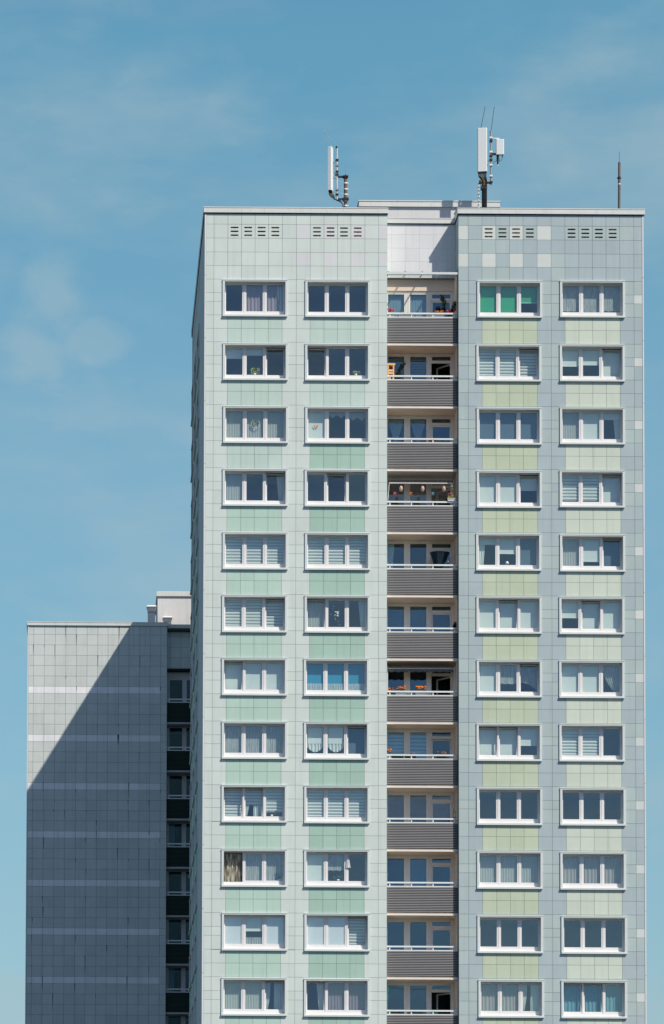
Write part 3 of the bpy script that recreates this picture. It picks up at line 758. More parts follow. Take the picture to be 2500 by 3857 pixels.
# left: mast, pole and panel antenna turned away to the left
a = thing('antenna_mast', (11.023, AY, 50.28), 'left rooftop mobile antenna, narrow panel turned aside beside a banded brown mast', 'antenna', 'mobile antennas on the tower roof')
b = MB(); b.tube([(11.023, AY, 50.28), (11.023, AY, 52.86)], .075, 14); b.box((10.9, AY-.13, 52.80), (11.14, AY+.13, 52.85), 1); b.tube([(11.023, AY, 52.85), (11.023, AY, 52.93)], .03, 8, 1); b.build('mast', [M['rust'], M['dark']], a)
for z in (52.53, 52.256, 52.013, 51.72, 51.50):
    b = MB(); b.tube([(11.023, AY, z-.03), (11.023, AY, z+.03)], .083, 14); b.box((11.08, AY-.05, z-.02), (11.16, AY-.02, z+.02)); b.tube([(10.81, AY-.09, z+.02), (10.95, AY-.09, z+.02)], .006, 5); b.build('mast_collar', M['rail'], a)
b = MB(); b.tube([(10.632, AY-.1, 51.72), (10.632, AY-.1, 54.2)], .037, 12); b.box((10.575, AY-.16, 54.1), (10.66, AY-.05, 54.17), 1)
for z in (53.55, 53.30, 53.02, 52.88, 52.2, 51.98): b.box((10.57, AY-.17, z-.03), (10.70, AY-.03, z+.03), 2 if z in (53.3, 52.2) else 1)
b.build('antenna_pole', [M['galvl'], M['dark'], M['steel']], a)
b = MB(); b.box((10.66, AY-.10, 52.77), (10.96, AY-.02, 52.84)); b.box((10.66, AY-.10, 51.75), (10.96, AY-.02, 51.82)); b.box((10.90, AY-.14, 51.74), (11.16, AY+.1, 51.84)); b.build('bracket', M['dark'], a)
R = Matrix.Translation((10.345, AY-.16, 0)) @ Matrix.Rotation(math.radians(68), 4, 'Z')
def panel(b, R, w, d, z0, z1, mi):
    c = .03; pr = [(-w/2,d/2),(-w/2,-d/2+c),(-w/2+c,-d/2),(w/2-c,-d/2),(w/2,-d/2+c),(w/2,d/2)]
    n = len(pr); pts = [R @ V((x, y, z)) for z in (z0, z1-.02) for x, y in pr]+[R @ V((x*.93, y*.9, z1)) for x, y in pr]
    b.poly(pts, [(i, (i+1) % n, n+(i+1) % n, n+i) for i in range(n)]+[(n+i, n+(i+1) % n, 2*n+(i+1) % n, 2*n+i) for i in range(n)]+[tuple(range(2*n, 3*n)), tuple(range(n-1, -1, -1))], mi)
b = MB(); panel(b, R, .27, .17, 52.12, 54.09, 0); b.box((-.11, -.07, 52.06), (.11, .07, 52.12), 1, .5, R); b.build('antenna_panel', [M['ant'], M['dark']], a)
b = MB()
for z in (53.45, 52.75): b.box((10.40, AY-.13, z-.03), (10.60, AY-.08, z+.03))
b.tube([(10.47, AY-.1, 53.5), (10.49, AY-.1, 53.1), (10.55, AY-.1, 52.85)], .02, 6); b.build('bracket', M['steel'], a)
b = MB()
for q in range(7):
    x = 10.27+.03*q; zz = 51.78-.03*(q % 3)
    b.tube([(x, AY-.16+.01*q, 52.1), (x+.0, AY-.16, 51.98), (x+.08, AY-.15, 51.85), (10.52, AY-.14, zz), (10.64, AY-.12, 51.74)], .011, 6, 0)
for q in (0, 3): b.tube([(10.27+.05*q, AY-.17, 52.1), (10.27+.05*q+.01, AY-.17, 51.95)], .016, 6, 1)
for q in range(4): b.tube([(10.60, AY-.12, 51.74-.01*q), (10.78, AY-.14, 51.70-.02*q), (10.89, AY-.14, 51.52), (10.93+.02*q, AY-.13, 50.9)], .018, 6, 0)
b.build('cable_bundle', [M['cable'], M['copper']], a)
b = MB(); b.tube([(10.579, AY-.1, 54.19), (10.063, AY-.1, 54.90)], .005, 5); b.tube([(10.575, AY-.1, 53.95), (10.042, AY-.1, 54.68)], .005, 5); b.tube([(11.01, AY, 52.9), (11.01, AY, 53.36)], .007, 5); b.build('lightning_spike', M['steel'], a)
# right: wide panel facing us, pole with radio box, dark mast
a = thing('antenna_mast', (17.21, AY, 50.28), 'right rooftop mobile antenna, broad white panel on a dark mast with radio box', 'antenna', 'mobile antennas on the tower roof')
b = MB(); b.tube([(17.21, AY, 50.28), (17.21, AY, 52.5)], .10, 14); b.box((17.06, AY-.12, 52.28), (17.33, AY+.1, 52.44), 1)
for z in (52.0, 51.89): b.tube([(17.21, AY, z-.015), (17.21, AY, z+.015)], .108, 14, 2)
b.build('mast', [M['rust'], M['dark'], M['rail']], a)
b = MB()
for q in range(9): an = -2.6+q*.34; b.tube([(17.21+.115*math.cos(an), AY+.115*math.sin(an), 50.4), (17.21+.115*math.cos(an), AY+.115*math.sin(an), 52.5)], .016, 5, 0)
for q in range(12):
    x = 16.93+.031*q
    b.tube([(x, AY-.2, 52.97), (x+.004, AY-.2, 52.8), (17.21+(x-17.1)*.6, AY-.16, 52.6), (17.21+(x-17.1)*.5, AY-.12, 52.42)], .013, 5, 1 if q in (4, 6) else 0)
b.build('cable_bundle', [M['cable'], M['copper']], a)
b = MB(); b.box((16.99, AY-.14, 52.52), (17.53, AY-.05, 52.60), 0); b.box((16.97, AY-.18, 52.50), (17.06, AY-.02, 52.64), 0)
b.box((17.31, AY-.12, 53.54), (17.47, AY-.06, 53.61), 1); b.box((17.31, AY-.16, 53.28), (17.345, AY-.1, 53.40), 0); b.build('bracket', [M['dark'], M['steel']], a)
b = MB(); b.tube([(17.503, AY-.08, 52.48), (17.503, AY-.08, 54.92)], .043, 12, 0)
for z, mm in ((54.6, 1), (54.46, 2), (53.95, 1), (53.78, 2), (53.6, 2), (53.36, 1), (52.86, 1), (52.58, 2)): b.box((17.44, AY-.16, z-.035), (17.57, AY-.02, z+.035), mm)
b.tube([(17.44, AY-.08, 54.88), (17.57, AY-.08, 54.88)], .012, 6, 0); b.build('antenna_pole', [M['steel'], M['rail'], M['dark']], a)
R = Matrix.Translation((17.10, AY-.22, 0)) @ Matrix.Rotation(math.radians(-8), 4, 'Z')
b = MB(); panel(b, R, .43, .14, 53.0, 54.98, 0); b.box((-.2, -.06, 52.95), (.2, .06, 53.0), 1, .5, R); b.build('antenna_panel', [M['ant'], M['dark']], a)
b = MB(); R2 = Matrix.Translation((17.895, AY-.16, 0)) @ Matrix.Rotation(math.radians(-4), 4, 'Z'); panel(b, R2, .36, .16, 53.80, 54.49, 0); b.build('radio_box', M['ant'], a)
b = MB(); b.tube([(17.55, AY-.1, 54.57), (17.86, AY-.1, 54.57), (17.87, AY-.1, 54.47)], .028, 8, 0); b.build('bracket', M['rail'], a)
b = MB(); b.box((17.55, AY-.13, 53.82), (17.72, AY-.06, 53.90)); b.build('bracket', M['dark'], a)
b = MB(); b.tube([(17.80, AY-.16, 53.80), (17.80, AY-.16, 53.62), (17.80, AY-.16, 53.36)], [.07, .045, .034], 8, 0); b.tube([(17.80, AY-.16, 53.36), (17.80, AY-.16, 53.30)], .03, 8, 1)
b.tube([(18.0, AY-.16, 53.8), (18.0, AY-.16, 53.68)], .02, 6, 0); b.tube([(18.0, AY-.16, 53.68), (17.97, AY-.16, 53.55), (17.86, AY-.16, 53.5)], .008, 5, 0)
b.tube([(17.57, AY-.1, 53.38), (17.64, AY-.12, 53.5), (17.76, AY-.15, 53.54)], .01, 5, 0)
b.tube([(17.80+.085*math.cos(t*.63), AY-.19, 53.57+.07*math.sin(t*.63)) for t in range(11)], .01, 5, 0); b.build('cable_bundle', [M['cable'], M['rail']], a)
b = MB(); b.tube([(17.04, AY-.15, 54.96), (17.239, AY-.15, 55.995)], .011, 5); b.tube([(17.512, AY-.08, 54.9), (17.657, AY-.08, 56.03)], .011, 5); b.build('lightning_spike', M['dark'], a)
b = MB()
for q in range(22):
    z = 51.30+q*.054; b.tube([(16.94+.012*math.sin(q*1.3), AY-.2, z), (16.94+.012*math.sin(q*1.3+1.3), AY-.2, z+.054)], .026, 6, 0 if q % 3 else 1)
b.build('wrapped_cable', [M['rail'], M['cable']], a)
# plain pole at the right
a = thing('roof_pole', (23.24, AY, 50.28), 'rusty brown pole with thin spike at the right end of the roof', 'pole')
b = MB(); b.tube([(23.225, AY, 50.28), (23.253, AY, 53.55)], .058, 14); b.build('pole', M['rust'], a)
b = MB(); b.tube([(23.245, AY, 52.80), (23.245, AY, 52.89)], .072, 12); b.box((23.15, AY-.05, 52.82), (23.2, AY+.02, 52.87)); b.box((23.29, AY-.03, 52.82), (23.33, AY, 52.86)); b.build('collar', M['dark'], a)
b = MB(); b.tube([(23.245, AY, 52.54), (23.245, AY, 52.59)], .061, 12); b.build('label_band', M['wht'], a)
b = MB(); b.tube([(23.253, AY, 53.5), (23.25, AY, 54.05)], .008, 5); b.build('lightning_spike', M['dark'], a)

# ------------------------------------------------------------------ things on the balconies
def bx(z): return 12.855+(z-100)*.002193          # a distance along the balcony front, in metres
RTK = lambda k: 46.117-STOREY*k                    # top of a storey's rail
def leaves(b, c, n, sx, sy, sz, mi, s=.05):
    for _ in range(n):
        p = V(c)+V((random.uniform(-sx, sx), random.uniform(-sy, sy), random.uniform(-sz, sz)))
        a_ = V((random.gauss(0, 1), random.gauss(0, 1), random.gauss(0, 1))).normalized(); t = a_.orthogonal().normalized()
        q = s*random.uniform(.6, 1.3)
        b.face([p-a_*q, p+t*q*.45, p+a_*q, p-t*q*.45], mi)
def blooms(b, c, n, sx, sy, sz, mi, r=.03):
    for _ in range(n):
        p = V(c)+V((random.uniform(-sx, sx), random.uniform(-sy, sy), random.uniform(-sz, sz))); rr = r*random.uniform(.7, 1.25)
        b.lathe(p, [(.001, -rr*.6), (rr*.8, -rr*.2), (rr, rr*.2), (rr*.6, rr*.6), (.001, rr*.7)], 7, mi)
def flower_box(k, x0, x1, z0, z1, label, pot, flower, y=125.36, group='flower boxes on the balconies', dens=40, leaf='leaf', fl=14, ht=.12, r=.032):
    zr = RTK(k); xc = (x0+x1)/2
    t = thing('flower_box', (xc, y, zr+z0), label, 'flower box', group)
    w = (x1-x0)/2
    b = MB(); B0 = zr+z0; B1 = zr+z1
    b.poly([(xc-w*.93,y-.07,B0),(xc+w*.93,y-.07,B0),(xc+w*.93,y+.07,B0),(xc-w*.93,y+.07,B0),(xc-w,y-.085,B1),(xc+w,y-.085,B1),(xc+w,y+.085,B1),(xc-w,y+.085,B1)],
           ((0,3,2,1),(0,1,5,4),(1,2,6,5),(2,3,7,6),(3,0,4,7)), 0)
    b.box((xc-w-.012, y-.097, B1-.025), (xc+w+.012, y-.075, B1), 0); b.face([(xc-w,y-.08,B1-.01),(xc+w,y-.08,B1-.01),(xc+w,y+.08,B1-.01),(xc-w,y+.08,B1-.01)], 1)
    b.build('box', [M[pot], M['dark']], t)
    b = MB(); leaves(b, (xc, y, B1+ht*.35), dens, w*.9, .07, ht*.4, MI[leaf], .04); blooms(b, (xc, y-.02, B1+ht*.75), fl, w*.85, .06, ht*.3, MI[flower], r)
    b.build('flowers', MATS, t)
    return t
def plant(k, pts, label, n, leaf, s=.05, flower=None, fpts=(), y=125.55, name='climbing_plant', cat='plant', fr=.04):
    base = V((pts[0][0], y, RTK(k)-1.30))
    t = thing(name, base, label, cat)
    b = MB(); b.lathe((base.x, y, base.z), [(.001, 0), (.10, 0), (.14, .26), (.125, .26), (.001, .24)], 12); b.build('pot', M['terra'], t)
    P = [V((x, y+random.uniform(-.04, .04), RTK(k)+z)) for x, z in pts]
    b = MB(); b.tube([base+V((0, 0, .2))]+P, .009, 5, MI['leafd'])
    for p in P: leaves(b, p, n, .09, .08, .08, MI[leaf], s)
    for p, q in zip(P, P[1:]): leaves(b, (p+q)/2, n, .08, .07, .07, MI[leaf], s)
    for x, z in fpts: blooms(b, (x, y-.05, RTK(k)+z), 6, .04, .03, .04, MI[flower], fr)
    b.build('foliage', MATS, t)
    return t
flower_box(0, bx(45), bx(190), -.17, .0, 'flower box with pink and red geraniums at the left of the top balcony', 'wht', 'red', fl=18, ht=.2, r=.036)
flower_box(0, bx(285), bx(515), -.17, -.03, 'flower box with only low green shoots at the middle of the top balcony', 'wht', 'leafy', fl=3, ht=.10, dens=34)
flower_box(0, bx(935), bx(1195), -.17, -.01, 'flower box with a row of salmon orange blooms on the top balcony', 'wht', 'orange', fl=24, ht=.14)
plant(0, [(bx(1180), .05), (bx(1200), .25), (bx(1190), .42), (bx(1215), .58), (bx(1170), .72), (bx(1160), .84)], 'tall dark climbing plant against the door of the top balcony', 34, 'leafd', .055)
plant(0, [(bx(1330), .02), (bx(1360), .18), (bx(1395), .34), (bx(1405), .52)], 'dark bushy plant with scarlet blooms in the corner of the top balcony', 36, 'leafd', .05, 'red', [(bx(1300), .18), (bx(1400), .2), (bx(1255), .1), (bx(1345), .06)], y=125.45)
# second balcony: pine shelf and plant
t = thing('plant_shelf', (bx(125), 125.6, RTK(1)-1.3), 'pale pine plant shelf standing at the left of the second balcony from the top', 'shelf')
z0, z1 = RTK(1)-1.3, RTK(1)+.60
for px in (bx(72), bx(182)):
    b = MB(); b.box((px-.028, 125.48, z0), (px+.028, 125.53, z1)); b.box((px-.028, 125.72, z0), (px+.028, 125.77, z1)); b.build('post', M['pine'], t)
for zz in (z1-.02, z1-.30, z1-.42, z1-.85, z1-1.4):
    b = MB(); b.box((bx(45) if zz > z1-.1 else bx(85), 125.47, zz-.04), (bx(215) if zz > z1-.1 else bx(170), 125.78, zz+.04)); b.build('shelf_board', M['pine'], t)
b = MB(); leaves(b, (bx(125), 125.65, z1-.15), 50, .10, .08, .08, MI['terra'], .04); leaves(b, (bx(125), 125.65, z1-.55), 50, .10, .08, .1, MI['terra'], .04); t2 = tag(b.build('dried_flowers', MATS), 'rust red dried flowers on the pine plant shelf', 'flowers')
plant(1, [(bx(235), .04), (bx(262), .16), (bx(290), .28), (bx(330), .4), (bx(365), .52), (bx(388), .62)], 'climbing plant leaning right beside the pine shelf', 34, 'leafd', .05)
flower_box(2, 14.56, 14.93, -.20, -.06, 'terracotta trough behind the rail of the third balcony from the top', 'terra', 'terra', fl=0, dens=8, ht=.05)
# fourth balcony: awning, lanterns, chairs, box
k = 3; zr = RTK(k)
t = thing('awning', (14.3, 125.9, zr+.9), 'folded brown awning with a white front bar above the lantern balcony', 'awning', 'awnings over the balconies')
b = MB(); b.box((bx(88), 125.42, zr+.845), (bx(1390), 125.47, zr+.885)); b.build('front_bar', M['rail'], t)
b = MB(); n = 40
for i in range(n):
    xa, xb = bx(95)+(bx(1380)-bx(95))*i/n, bx(95)+(bx(1380)-bx(95))*(i+1)/n; d = .015*(i % 2)
    b.face([(xa,125.44+d,zr+.88),(xb,125.455-d,zr+.88),(xb,125.6,zr+1.04+d),(xa,125.6,zr+1.05-d)])
    b.face([(xa,125.6,zr+1.05-d),(xb,125.6,zr+1.04+d),(xb,126.2,zr+1.2),(xa,126.2,zr+1.2)])
    b.face([(xa,125.62,zr+.93+.05*(i % 2)),(xb,125.62,zr+.98-.05*(i % 2)),(xb,125.62,zr+1.06),(xa,125.62,zr+1.06)])
b.build('fabric', M['awnb'], t)
b = MB(); b.tube([(bx(95), 125.45, zr+.84), (bx(60), 125.3, zr+.05)], .012, 6); b.tube([(bx(1385), 125.45, zr+.86), (bx(1420), 126.1, zr+.9)], .012, 6); b.build('brace', M['rail'], t)
for x, lab in ((332, 'left pink paper lantern hanging from the white awning bar'), (764, 'middle pink paper lantern hanging from the white awning bar'), (1190, 'right pink paper lantern hanging from the white awning bar')):
    t = thing('paper_lantern', (bx(x), 125.45, zr+.50), lab, 'lantern', 'paper lanterns on one balcony')
    b = MB(); b.lathe((bx(x), 125.45, zr+.5), [(.035, 0), (.062, .03), (.078, .10), (.079, .14), (.064, .20), (.035, .235), (.03, .235)], 14); b.build('shade', M['paper'], t)
    b = MB(); b.tube([(bx(x), 125.45, zr+.73), (bx(x), 125.45, zr+.85)], .004, 5); b.build('hanger', M['dark'], t)
t = flower_box(3, bx(1250), bx(1420), 0.0, .13, 'white flower box with yellow and pink flowers standing on the lantern balcony rail', 'wht', 'pinkf', y=125.24, dens=90, leaf='leafy', fl=8, ht=.20)
b = MB(); b.tube([(bx(1345), 125.24, zr+.13), (bx(1352), 125.24, zr+.5), (bx(1335), 125.24, zr+.76)], .006, 5, MI['leafy']); leaves(b, (bx(1345), 125.24, zr+.4), 24, .03, .03, .14, MI['leafy'], .04); blooms(b, (bx(1345), 125.24, zr+.66), 10, .06, .03, .11, MI['wht'], .024); b.build('tall_stem', MATS, t)
for x, mc, lab in ((215, 'pinkf', 'rose foil pinwheel hanging left on the lantern balcony'), (540, 'orange', 'orange foil pinwheel hanging in the middle of the lantern balcony'), (980, 'turq', 'turquoise foil pinwheel hanging before the dark door of the lantern balcony')):
    b = MB(); c = V((bx(x), 125.5, zr+.42))
    for q in range(6):
        an = q*1.047; b.face([c, c+V((.07*math.cos(an), .01, .07*math.sin(an))), c+V((.075*math.cos(an+.6), -.03, .075*math.sin(an+.6)))], 0)
    b.tube([c, c+V((0, 0, .42))], .002, 4, 1); tag(b.build('pinwheel', [M[mc], M['dark']]), lab, 'ornament', 'pinwheels on one balcony')
for x, lab in ((238, 'dark balcony chair showing its rounded back under the left lantern'), (662, 'dark balcony chair showing its rounded back under the middle lantern')):
    t = thing('balcony_chair', (bx(x), 125.8, zr-1.3), lab, 'chair', 'chairs on the lantern balcony')
    b = MB(); w = .075; pts = [(-w, -.6), (w, -.6), (w, .10), (w*.75, .145), (0, .165), (-w*.75, .145), (-w, .10)]
    b.poly([(bx(x)+px*2.2, y, zr+pz) for y in (125.98, 126.01) for px, pz in pts], [tuple(range(7)), tuple(range(13, 6, -1))]+[(i, (i+1) % 7, 7+(i+1) % 7, 7+i) for i in range(7)]); b.build('backrest', M['dark'], t)
    b = MB(); b.box((bx(x)-.2, 125.6, zr-.88), (bx(x)+.2, 126.0, zr-.84)); b.build('seat', M['dark'], t)
    for sx in (-.18, .18):
        for yy in (125.62, 125.98):
            b = MB(); b.tube([(bx(x)+sx, yy, zr-1.3), (bx(x)+sx, yy, zr-.86)], .014, 6); b.build('leg', M['dark'], t)
# fifth: upside-down dark parasol
k = 4; zr = RTK(k); cx_ = bx(1110)
t = thing('parasol', (cx_, 125.75, zr-1.3), 'dark navy parasol folded into a funnel on a balcony', 'parasol')
b = MB(); n = 10; top = [(cx_+(.47 if math.cos(6.283*i/n) > 0 else .40)*math.cos(6.283*i/n), 125.75+.26*math.sin(6.283*i/n), zr+.66) for i in range(n)]
apex = [(cx_-.03+.04*math.cos(6.283*i/n), 125.75+.04*math.sin(6.283*i/n), zr-.25) for i in range(n)]
mid = [tuple(V(a_)*.5+V(c_)*.5+V((0, 0, -.06*(i % 2)))) for i, (a_, c_) in enumerate(zip(top, apex))]
b.poly(top+mid+apex, [(i, (i+1) % n, n+(i+1) % n, n+i) for i in range(n)]+[(n+i, n+(i+1) % n, 2*n+(i+1) % n, 2*n+i) for i in range(n)]); b.build('canopy', M['navy'], t)
b = MB(); b.tube([(cx_-.03, 125.75, zr-1.3), (cx_-.03, 125.75, zr+.5)], .018, 8); b.build('pole', M['dark'], t)
b = MB()
for i in range(n): b.tube([top[i], top[(i+1) % n]], .012, 5)
b.build('rim', M['dark'], t)
t = thing('torch_lamp', (bx(1272), 125.4, zr-1.3), 'slim black stake with a white tip right of the parasol', 'lamp'); b = MB(); b.tube([(bx(1272), 125.4, zr-1.3), (bx(1272), 125.4, zr+.14)], .011, 6, 0); b.build('stake', M['dark'], t); b = MB(); b.lathe((bx(1272), 125.4, zr+.14), [(.012, 0), (.022, .02), (.016, .055), (.001, .06)], 8); b.build('tip', M['wht'], t)
plant(5, [(15.72, .0), (15.74, .10), (15.77, .20)], 'dark ragged plant at the right end of a balcony rail', 40, 'leafd', .06, y=125.4, name='potted_plant')
# seventh: scalloped awning and marigolds
k = 6; zr = RTK(k)
t = thing('awning', (14.3, 125.9, zr+1.0), 'grey awning with a scalloped valance above the orange flower boxes', 'awning', 'awnings over the balconies')
b = MB(); n = 96; x0, x1 = bx(82), bx(1388)
for i in range(n):
    f0, f1 = i/n, (i+1)/n; s0, s1 = .05*abs(math.sin(f0*9.5*3.1416)), .05*abs(math.sin(f1*9.5*3.1416))
    b.face([(x0+(x1-x0)*f0,125.5,zr+.93-s0),(x0+(x1-x0)*f1,125.5,zr+.93-s1),(x0+(x1-x0)*f1,125.49,zr+1.03),(x0+(x1-x0)*f0,125.49,zr+1.03)])
b.face([(x0,125.49,zr+1.03),(x1,125.49,zr+1.03),(x1,126.2,zr+1.20),(x0,126.2,zr+1.20)]); b.build('fabric', M['awng'], t)
b = MB(); b.box((x0, 125.47, zr+1.03), (x1, 125.50, zr+1.055)); b.build('front_bar', M['rail'], t)
for x in (66, 1402):
    b = MB(); b.tube([(bx(x), 125.5, zr-1.3), (bx(x), 125.5, zr+1.15)], .017, 8); b.build('post', M['rail'], t)
flower_box(6, bx(218), bx(425), -.17, .01, 'white box of orange marigolds, left one behind the rail under the scalloped awning', 'wht', 'orange', fl=12, ht=.20, r=.045)
flower_box(6, bx(618), bx(840), -.17, .01, 'white box of orange marigolds, right one behind the rail under the scalloped awning', 'wht', 'orange', fl=18, ht=.20, r=.045)
flower_box(6, bx(46), bx(215), -.40, -.20, 'low box of orange blooms and dark leaves at the left end under the scalloped awning', 'dgreen', 'orange', fl=14, ht=.34, dens=70, leaf='leafd')
# eighth
flower_box(7, bx(48), bx(135), -.17, .0, 'small pot of tall orange flowers at the left end of the striped-blind balcony', 'wht', 'orange', fl=12, ht=.24, r=.038)
flower_box(7, bx(145), bx(372), -.2, -.04, 'dark green flower box with sparse leaves, left on the striped-blind balcony rail', 'dgreen', 'leafy', fl=2, ht=.1, y=125.33)
flower_box(7, bx(400), bx(628), -.2, -.04, 'dark green flower box with white and pink buds on the striped-blind balcony rail', 'dgreen', 'pinkf', fl=7, ht=.14, y=125.33, r=.02)
flower_box(7, bx(1030), bx(1232), -.2, -.04, 'dark green flower box with one orange bloom before the tilted balcony door', 'dgreen', 'orange', fl=8, ht=.18, y=125.33, r=.03)
# ninth: ladder
k = 8; zr = RTK(k); t = thing('step_ladder', (15.6, 125.5, zr-1.3), 'grey aluminium ladder leaning in the corner of the netted balcony', 'ladder')
for dx in (0, .12):
    b = MB(); b.box((-.018, -.012, 0), (.018, .012, 1.78), 0, .5, Matrix.Translation((15.48+dx, 125.55+dx, zr-1.3)) @ Matrix.Rotation(.12, 4, 'Y')); b.build('stile', M['steel'], t)
b = MB()
for q in range(7):
    z = zr-1.1+.24*q; d = (z-zr+1.3)*.12; b.tube([(15.48+d, 125.55, z), (15.60+d, 125.67, z)], .012, 6)
b.build('rungs', M['steel'], t)
# twelfth: string of lights, hose, planters
k = 11; zr = RTK(k)
pts = [(55, 1.25), (160, 1.25), (340, 1.17), (560, 1.15), (740, 1.12), (900, 1.15), (1050, 1.17), (1260, 1.24), (1440, 1.32)]
b = MB(); P = [V((bx(x), 125.35+.1*(i % 2), zr+z)) for i, (x, z) in enumerate(pts)]; b.tube(P, .006, 5, 0)
for p, q in zip(P, P[1:]):
    for f in (.15, .6): b.lathe(p.lerp(q, f)-V((0, 0, .02)), [(.001, -.022), (.02, -.01), (.02, .012), (.001, .02)], 8, 0)
tag(b.build('string_lights', M['wht']), 'white string of bulbs sagging across the lowest visible balcony', 'string lights')
b = MB(); b.tube([(bx(72)+.02*math.sin(i*.9), 125.4, zr+1.05-.06*i) for i in range(10)], .012, 6); tag(b.build('garden_hose', M['green']), 'green hose hanging at the left end of the lowest visible balcony', 'hose')
flower_box(11, bx(112), bx(385), -.22, -.10, 'green trough at the left behind the lowest visible rail', 'dgreen', 'green', fl=3, ht=.05, dens=18, y=125.34)
flower_box(11, bx(450), bx(765), -.22, -.10, 'green trough in the middle behind the lowest visible rail', 'dgreen', 'green', fl=3, ht=.05, dens=18, y=125.34)
flower_box(11, bx(935), bx(1030), -.22, -.08, 'bright green small trough by the open door of the lowest visible balcony', 'green', 'green', fl=2, ht=.04, dens=8, y=125.34)

# ------------------------------------------------------------------ things in the windows
def wloc(c, r, x, z, y): px, pz = wpos(c, r); return V((px+x, 125+y, pz+z))
b = MB(); c = wloc(0, 2, PXI[1]+.38, -.72, .245); b.tube([c+V((.19*math.cos(t*.314), 0, .19*math.sin(t*.314))) for t in range(21)], .014, 6, 0); blooms(b, c, 8, .1, .005, .08, 1, .03)
tag(b.build('window_ornament', [M['wht'], M['leafy']]), 'round white hoop picture hanging in the middle pane of a curtained window', 'ornament')
b = MB(); c = wloc(1, 2, PXI[0]+.33, -.80, .24)
for s in (-1, 1): b.face([c, c+V((s*.09, -.01, .08)), c+V((s*.10, -.01, -.01))]); b.face([c, c+V((s*.08, -.01, -.02)), c+V((s*.05, -.01, -.09))])
tag(b.build('butterfly_ornament', M['orange']), 'orange butterfly ornament on a white blind', 'ornament')
def sill_plant(c, r, i, label, n, h, mi, x=.36):
    p = wloc(c, r, PXI[i]+x, PB, .28); b = MB(); t = thing('potted_plant', p, label, 'plant', 'plants on window sills')
    b.lathe(p, [(.001, 0), (.05, 0), (.065, .08), (.001, .075)], 10); b.build('pot', M['wht'], t)
    b = MB(); leaves(b, p+V((0, 0, .08+h/2)), n, .2, .03, h/2, MI[mi], .06); b.build('foliage', MATS, t)
sill_plant(0, 1, 1, 'leafy pot plants behind the middle pane under a short blind', 60, .24, 'leafy')
sill_plant(0, 8, 2, 'small white-flowering plant below a pleated blind at a right pane', 26, .2, 'leaf', .25)
sill_plant(0, 9, 2, 'spiky dark plant in front of a lace curtain at a right pane', 26, .25, 'leafd', .6)
sill_plant(1, 9, 1, 'green plant under a short lace curtain', 30, .16, 'leaf', .45)
sill_plant(1, 1, 2, 'pale green plant at the foot of a bare right pane', 26, .14, 'leafy', .3)
p = wloc(2, 4, PXI[1]+.34, PB, .27); b = MB(); b.lathe(p, [(.001, 0), (.06, 0), (.012, .02), (.012, .06), (.085, .06), (.05, .17), (.001, .17)], 12); tag(b.build('table_lamp', M['wht']), 'small white table lamp on a sill below a half-drawn blind', 'lamp')
b = MB(); c = wloc(1, 5, PXI[1]+.36, -.85, .24)
for q in range(16):
    a_ = c+V((random.uniform(-.28, .28), 0, random.uniform(-.4, .45))); b.lathe(a_, [(.001, -.02), (.02, 0), (.001, .02)], 6)
for q in range(3): blooms(b, c+V((0, 0, .1)), 3, .07, .003, .1, 0, .04)
tag(b.build('window_stickers', M['wht']), 'white star and dot stickers on the middle pane of a window', 'stickers')
q = cloth(.0, .17, -.62, 0, 0, amp=.02, folds=2, y=0, n=10, pinch=lambda t, s, a_, b_: .03+(.05+.13*s)*t-.03*s); o = q.build('cloth', M['wht']); o.location = wloc(1, 9, PXI[1]+PW+.08, PT+.02, .15)
tag(o, 'white cloth hanging outside over a window post', 'cloth')

# ------------------------------------------------------------------ birds far off
def bird(loc, label, rz, sc):
    t = thing('bird', loc, label, 'bird', 'birds in the sky'); t.rotation_euler = (0, 0, rz); t.scale = (sc,)*3
    b = MB(); b.tube([(-.14,0,0),(-.10,0,.004),(-.02,0,0),(.06,0,0),(.11,0,.012),(.135,0,.012),(.16,0,.005)], [.006,.016,.03,.03,.024,.018,.002], 8)
    b.face([(-.12,.0,.004),(-.24,.045,.01),(-.21,0,.006),(-.24,-.045,.01)])
    for s in (-1, 1):
        w = [(.07,0,.01),(.09,s*.09,.08),(.05,s*.19,.13),(-.09,s*.33,.10)], [(-.03,0,.01),(-.01,s*.09,.075),(-.02,s*.18,.12),(-.09,s*.33,.10)]
        for i in range(3): b.face([w[0][i], w[0][i+1], w[1][i+1], w[1][i]])
    b.build('body', M['bird'], t)
bird((8.7, 560, 186.8), 'tiny dark bird high in the sky left of the tower roof', .9, 1.0)
bird((14.9, 500, 143.0), 'tiny dark bird just left of the tower side wall', .4, .7)

# ------------------------------------------------------------------ ground
mb = MB(); n = 48
mb.face([(5000*math.cos(6.28318*i/n), 5000*math.sin(6.28318*i/n), 0) for i in range(n)]); tag(mb.build('ground', M['grass']), kind='structure')

